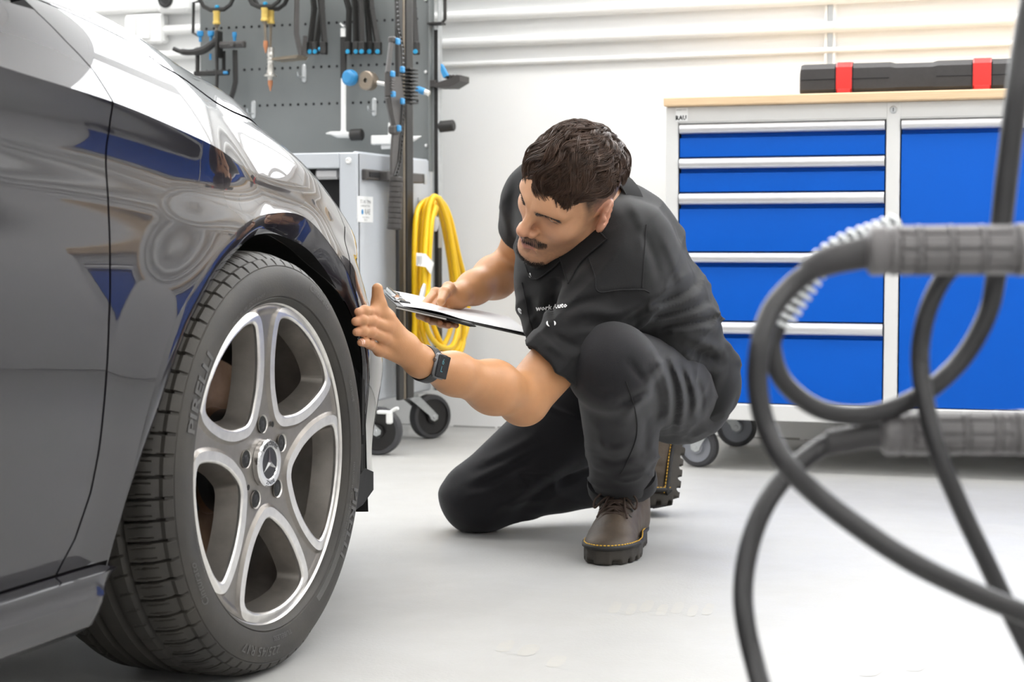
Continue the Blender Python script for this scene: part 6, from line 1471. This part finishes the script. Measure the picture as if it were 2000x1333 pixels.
# ------------------------------------------------------------------ boots
def boot_fields(p, bend=0.):
    """p in the boot frame: x from heel (0) to toe (.31), y across, z up from the sole. returns upper, sole"""
    x, y, z = p.T; xb = .215
    if bend:
        # the toe part is turned up about the ball
        c, s_ = math.cos(bend), math.sin(bend); dx, dz = x-xb, z-.02; fx = xb+c*dx+s_*dz*-1; fz = .02+s_*dx+c*dz
        fr = np.where(fx > xb, 1, 0); x2 = np.where((x > xb-.0) | (fx > xb), fx, x); 
        w = np.clip((x-(xb-.03))/.06, 0, 1)
        rx = xb+dx*c-dz*s_; rz = .02+dx*s_+dz*c; ghost = (dx > 0) & (rx < xb-.004); x = np.where(dx > 0, rx, x); z = np.where(dx > 0, rz, z)
    q = np.stack([x, y, z], 1)
    hw_ = np.interp(x, [0, .02, .06, .12, .20, .235, .27, .295, .31], [.024, .036, .041, .040, .053, .054, .047, .034, .012])
    hw_ = np.where((x < 0) | (x > .31), .001, hw_); ex = np.maximum(-x, x-.31)
    side = np.maximum(np.abs(y-.006*np.sin(x*10))-hw_, ex)
    sole = smax(side, np.abs(z-.017)-.017, .006)
    heel = smax(smax(side, np.abs(z-.02)-.024, .005), x-.085, .004); sole = np.minimum(sole, heel)
    lug = (np.abs(((x*1/.026) % 1)-.5) < .17) & (z < .011) & (np.abs(y) > hw_*.55); sole = np.where(lug, np.maximum(sole, .011-z), sole)
    up = sd_ell(q, (.245, .002, .032), (.062, .051, .028)); up = smin(up, sd_cap(q, (.218, .002, .036), (.09, 0, .090), .030, .044), .03); up = smin(up, sd_cap(q, (.055, 0, .05), (.065, 0, .15), .041, .046), .04)
    up = smin(up, sd_cap(q, (.06, 0, .05), (.2, 0, .040), .040, .040), .03); up = smax(up, .026-z, .006); up = smax(up, z-.150, .004)
    tongue = sd_cap(q, (.20, 0, .055), (.10, 0, .115), .019, .024)
    up = smin(up, tongue, .012); up = smax(up, -sd_cap(q, (.196, 0, .074), (.11, 0, .137), .010, .014), .005); up = smin(up, sd_cap(q, (.197, 0, .055), (.11, 0, .113), .016, .019), .004)
    up = smin(up, sd_cap(q, (.196, -.040, .060), (.196, .040, .060), .0, .0)+.9, .001)
    seamd = np.abs(x-.20-.35*np.abs(y)); up = up+.0012*np.exp(-(seamd/.0018)**2)*(z < .11)
    up = up-.0018*vnoise(q*np.array([1.6, .6, .8]), 45, 3)*np.exp(-((x-.17)/.05)**2)
    if bend: up = np.where(ghost, np.maximum(up, .012), up); sole = np.where(ghost, np.maximum(sole, .012), sole)
    return up, sole
def make_boot(nm, R, o, bend, hoff):
    bt = bpy.data.objects.new(nm, None); COL.objects.link(bt); bt.parent = man; bt.empty_display_size = .05
    toL = lambda w: (w-o)@R; toW = lambda q: np.asarray(q)@R.T+o
    box = toW(np.array([(x, y, z) for x in (-.02, .33) for y in (-.07, .07) for z in (-.08 if bend else -.02, .22)])); lo, hi = box.min(0), box.max(0); lo[2] = max(lo[2], -.006)
    fl = lambda w: .0012-w[:, 2]
    sdf_obj('boot_upper', lambda w: smax(boot_fields(toL(w), bend)[0], fl(w), .003), lo, hi, .0034, 'boot_brown', bt, t=man)
    sdf_obj('boot_sole', lambda w: smax(boot_fields(toL(w), bend)[1], fl(w), .001), lo, hi, .0030, 'boot_sole', bt, t=man)
    def un(x, z):   # straight boot coordinates -> bent coordinates
        xb = .215
        if bend and x > xb: dx, dz = x-xb, z-.02; c, s_ = math.cos(bend), math.sin(bend); return xb+c*dx+s_*dz, .02-s_*dx+c*dz
        return x, z
    hwf = lambda x: np.interp(x, [0, .02, .06, .12, .20, .235, .27, .295, .31], [.024, .036, .041, .040, .053, .054, .047, .034, .012])
    xs_ = np.r_[np.linspace(.0, .31, 34)]; loop = [(x, hwf(x)+.006*math.sin(x*10)) for x in xs_]+[(x, -hwf(x)+.006*math.sin(x*10)) for x in xs_[::-1]]; loop = catmull(np.array(loop), 3, closed=True)
    b = WMB(man); b.tube([toW((*un(x, .034)[:1], y*.985, un(x, .034)[1])) for x, y in loop], .0052, 6, closed=True); obj('welt', b, 'boot_welt', bt, smooth=60)
    b = WMB(man); W_ = np.array([toW((un(x, .0395)[0], y*.985, un(x, .0395)[1])) for x, y in loop]); W_ = resample(np.vstack([W_, W_[:1]]), 300)
    for i in range(0, 297, 3): b.tube([W_[i], W_[i+1], W_[i+2]], [.0010, .0014, .0010], 5)
    obj('yellow_stitching', b, 'stitch_yellow', bt, kind='stuff')
    return bt, toW, un
toe = on(1176, 1107, 2, 0); heel = on(1240, 1047, 2, 0); ax_ = unit(heel-toe); fx = -ax_; RL = np.stack([fx, np.cross([0, 0, 1.], fx), [0, 0, 1.]], 1); oL = toe-fx*.312
bootL, toWL, unL = make_boot('boot', RL, oL, 0., 0)
# laces
b = WMB(man)
rowsL = [(.206, .080), (.189, .090), (.172, .100), (.155, .110), (.138, .120), (.121, .130)]
ev = []
for i, (x, z) in enumerate(rowsL):
    l, r = np.array([x-.004, .027, z-.010]), np.array([x-.004, -.027, z-.010]); ev.append((l, r))
    b.tube(toWL(catmull([l, [x, .014, z+.004], [x+.002, 0, z+.006], [x, -.014, z+.004], r], 5)), .0026, 6)
    if i: pl, pr = ev[i-1]; b.tube(toWL(catmull([pl+[0, 0, .002], [(x+pl[0])/2, 0, z+.003], r+[0, 0, .002]], 5)), .0024, 6); b.tube(toWL(catmull([pr+[0, 0, .002], [(x+pl[0])/2, 0, z+.004], l+[0, 0, .002]], 5)), .0024, 6)
for s in (1, -1): b.tube(toWL(catmull([(.145, .0, .122), (.152, s*.022, .124), (.170, s*.042, .106), (.184, s*.040, .092), (.168, s*.024, .108), (.146, .0, .123)], 6)), .0022, 6); b.tube(toWL(catmull([(.145, .0, .122), (.162, s*.014, .113), (.186, s*.020, .098), (.212, s*.030, .078)], 6)), .0022, 6)
obj('lace', b, 'lace_brown', bootL, smooth=60)
for l, r in ev[:5]:
    for e_ in (l, r): b = WMB(man); b.lathe([(.0022, .002), (.0042, .0015), (.0048, -.001)], c=toWL(e_+np.array([-.0, .004*np.sign(e_[1]), -.002])), axis=(toWL(e_+np.array([0, .6*np.sign(e_[1]), .8]))-toWL(e_)), n=12); obj('eyelet', b, 'boot_welt', bootL)
# right boot, standing on its toes behind the left one
ball = on(1304, 1003, 2, .0); zz = np.array([0, 0, 1.]); upb = unit(zz*.93+cright*.20+cfwd*.30)       # ball -> heel direction
nrm = unit(-cright*.86+cfwd*-.30+zz*.10); nrm = unit(nrm-upb*(nrm@upb))     # boot "up" (away from the sole)
fx = -upb; RRb = np.stack([fx, np.cross(nrm, fx), nrm], 1); oR = ball+zz*.018-RRb@np.array([.226, 0, .0])
bootR, toWR, unR = make_boot('boot', RRb, oR, math.radians(-76), 0)
b = WMB(man); b.tube([toWR((.07, -.035, .13)), toWR((.085, -.042, .145)), toWR((.10, -.040, .15))], .006, 6); b.box(toWR((.095, -.045, .135))-.009, toWR((.095, -.045, .135))+.009, .003); obj('boot_buckle', b, 'spring_white', bootR)
# ------------------------------------------------------------------ watch on the left wrist
wt = bpy.data.objects.new('wristwatch', None); COL.objects.link(wt); wt.parent = man
wax = unit(J['elL']-J['wrL']); wc = J['wrL']+wax*.014; fc, fn = None, unit((CAMP-wc)*1.0+cup*.15+cright*.40); fn = unit(fn-wax*(fn@wax)); fy = np.cross(fn, wax); a = np.linspace(0, 2*math.pi, 48, endpoint=False)
b = WMB(man); rows = []
for ro, wz in ((.0262, -.0105), (.0282, -.0115), (.0292, -.009), (.0292, .009), (.0282, .0115), (.0262, .0105)): rows.append(wc+wax*wz+ro*(np.cos(a)[:, None]*fn*1.0+np.sin(a)[:, None]*fy*1.06))
b.grid(np.array(rows), closed_v=True); obj('watch_strap', b, 'watch_band', wt, smooth=60)
M = (np.stack([wax, fy, fn], 1), wc+fn*.0300)
b = WMB(man); b.box((-.0175, -.0205, -.006), (.0175, .0205, .0052), .0048, M=M); b.cyl(M[0]@np.array([-.0170, .008, .0])+M[1], M[0]@np.array([-.0195, .008, .0])+M[1], .0036, n=14, bev=.0006); obj('watch_case', b, 'watch_case', wt, smooth=60)
b = WMB(man); b.box((-.0158, -.0188, .004), (.0158, .0188, .0066), .0016, M=M); obj('watch_glass', b, 'watch_glass', wt, smooth=40)
b = WMB(man)
for tx, yy in (('6', .0075), ('L', -.0050)):
    v, f = text_mesh(tx, .0135, bold=.0002)
    # upright towards the thumb side
    V = np.stack([v[:, 0]*0+(-v[:, 1]*-1)*0+v[:, 0], v[:, 1]+0, np.full(len(v), .0069)], 1); V[:, 1] += yy; V[:, 0] -= .003; b.add(V, f, M=M)
obj('watch_digits', b, 'watch_teal', wt, smooth=0)
# ------------------------------------------------------------------ clipboard and pen
N_, Fc, En = P(778, 597, 3.40), P(722, 559, 3.62), P(1046, 658, 3.475); ex = unit(En-N_); ey = unit(Fc-N_); ey = unit(ey-ex*(ey@ex)); ez = np.cross(ex, ey)
if ez[2] < 0: ez = -ez
Lx, Ly = np.linalg.norm(En-N_), np.linalg.norm(Fc-N_)
cb = thing('clipboard', 'clipboard with white paper under a silver clip, held in the man\'s right hand', 'clipboard', N_)
M = (np.stack([ex, ey, ez], 1), N_)
b = WMB(cb); b.box((0, 0, -.004), (Lx, Ly, -.001), .001, M=M); obj('board', b, 'board_dark', cb)
b = WMB(cb)
xs_ = np.linspace(.012, Lx-.004, 20); V = np.array([[(x, y, .0006+.0045*math.sin(min(1, (x-.012)/.12)*math.pi)*(1-.4*y/Ly)+.003*((x-.012)/Lx)**2) for y in np.linspace(.006, Ly-.006, 8)] for x in xs_]); b.grid(V, M=M); b.grid(V-[0, 0, .0012], M=M); obj('paper_sheet', b, 'paper', cb, smooth=60)
b = WMB(cb); b.box((-.003, .0, -.007), (Lx*.35, .0015, -.004), .0004, M=M); obj('board_underside', b, 'board_edge', cb)
b = WMB(cb); yc0 = Ly*.5; b.box((.002, yc0-.060, -.0005), (.030, yc0+.060, .004), .001, M=M); b.tube([M[0]@np.array([.006, y, .009])+M[1] for y in (yc0-.055, yc0+.055)], .0045, 12); b.box((-.004, yc0-.045, .006), (.022, yc0+.045, .0085), .001, M=M); obj('clip', b, 'chrome', cb)
b = WMB(cb)
for y in (yc0-.068, yc0+.060): b.box((.012, y, .0), (.034, y+.008, .006), .002, M=M)
obj('clip_foot', b, 'black_plastic', cb)
pen = thing('pen', 'slim black pen held beneath the clipboard', 'pen', P(926, 637, 3.43))
b = WMB(pen); A, B = P(850, 616, 3.46), P(930, 638, 3.425); b.tube([A, A+(B-A)*.86, A+(B-A)*.88, A+(B-A)*.97, B], [.0042, .0042, .0036, .0018, .0006], 12); obj('pen_body', b, 'black_plastic', pen)
b = WMB(pen); b.tube([A+(B-A)*.05+cup*.004, A+(B-A)*.35+cup*.005], .0012, 6); obj('pen_clip', b, 'chrome', pen)
bpy.context.view_layer.update()
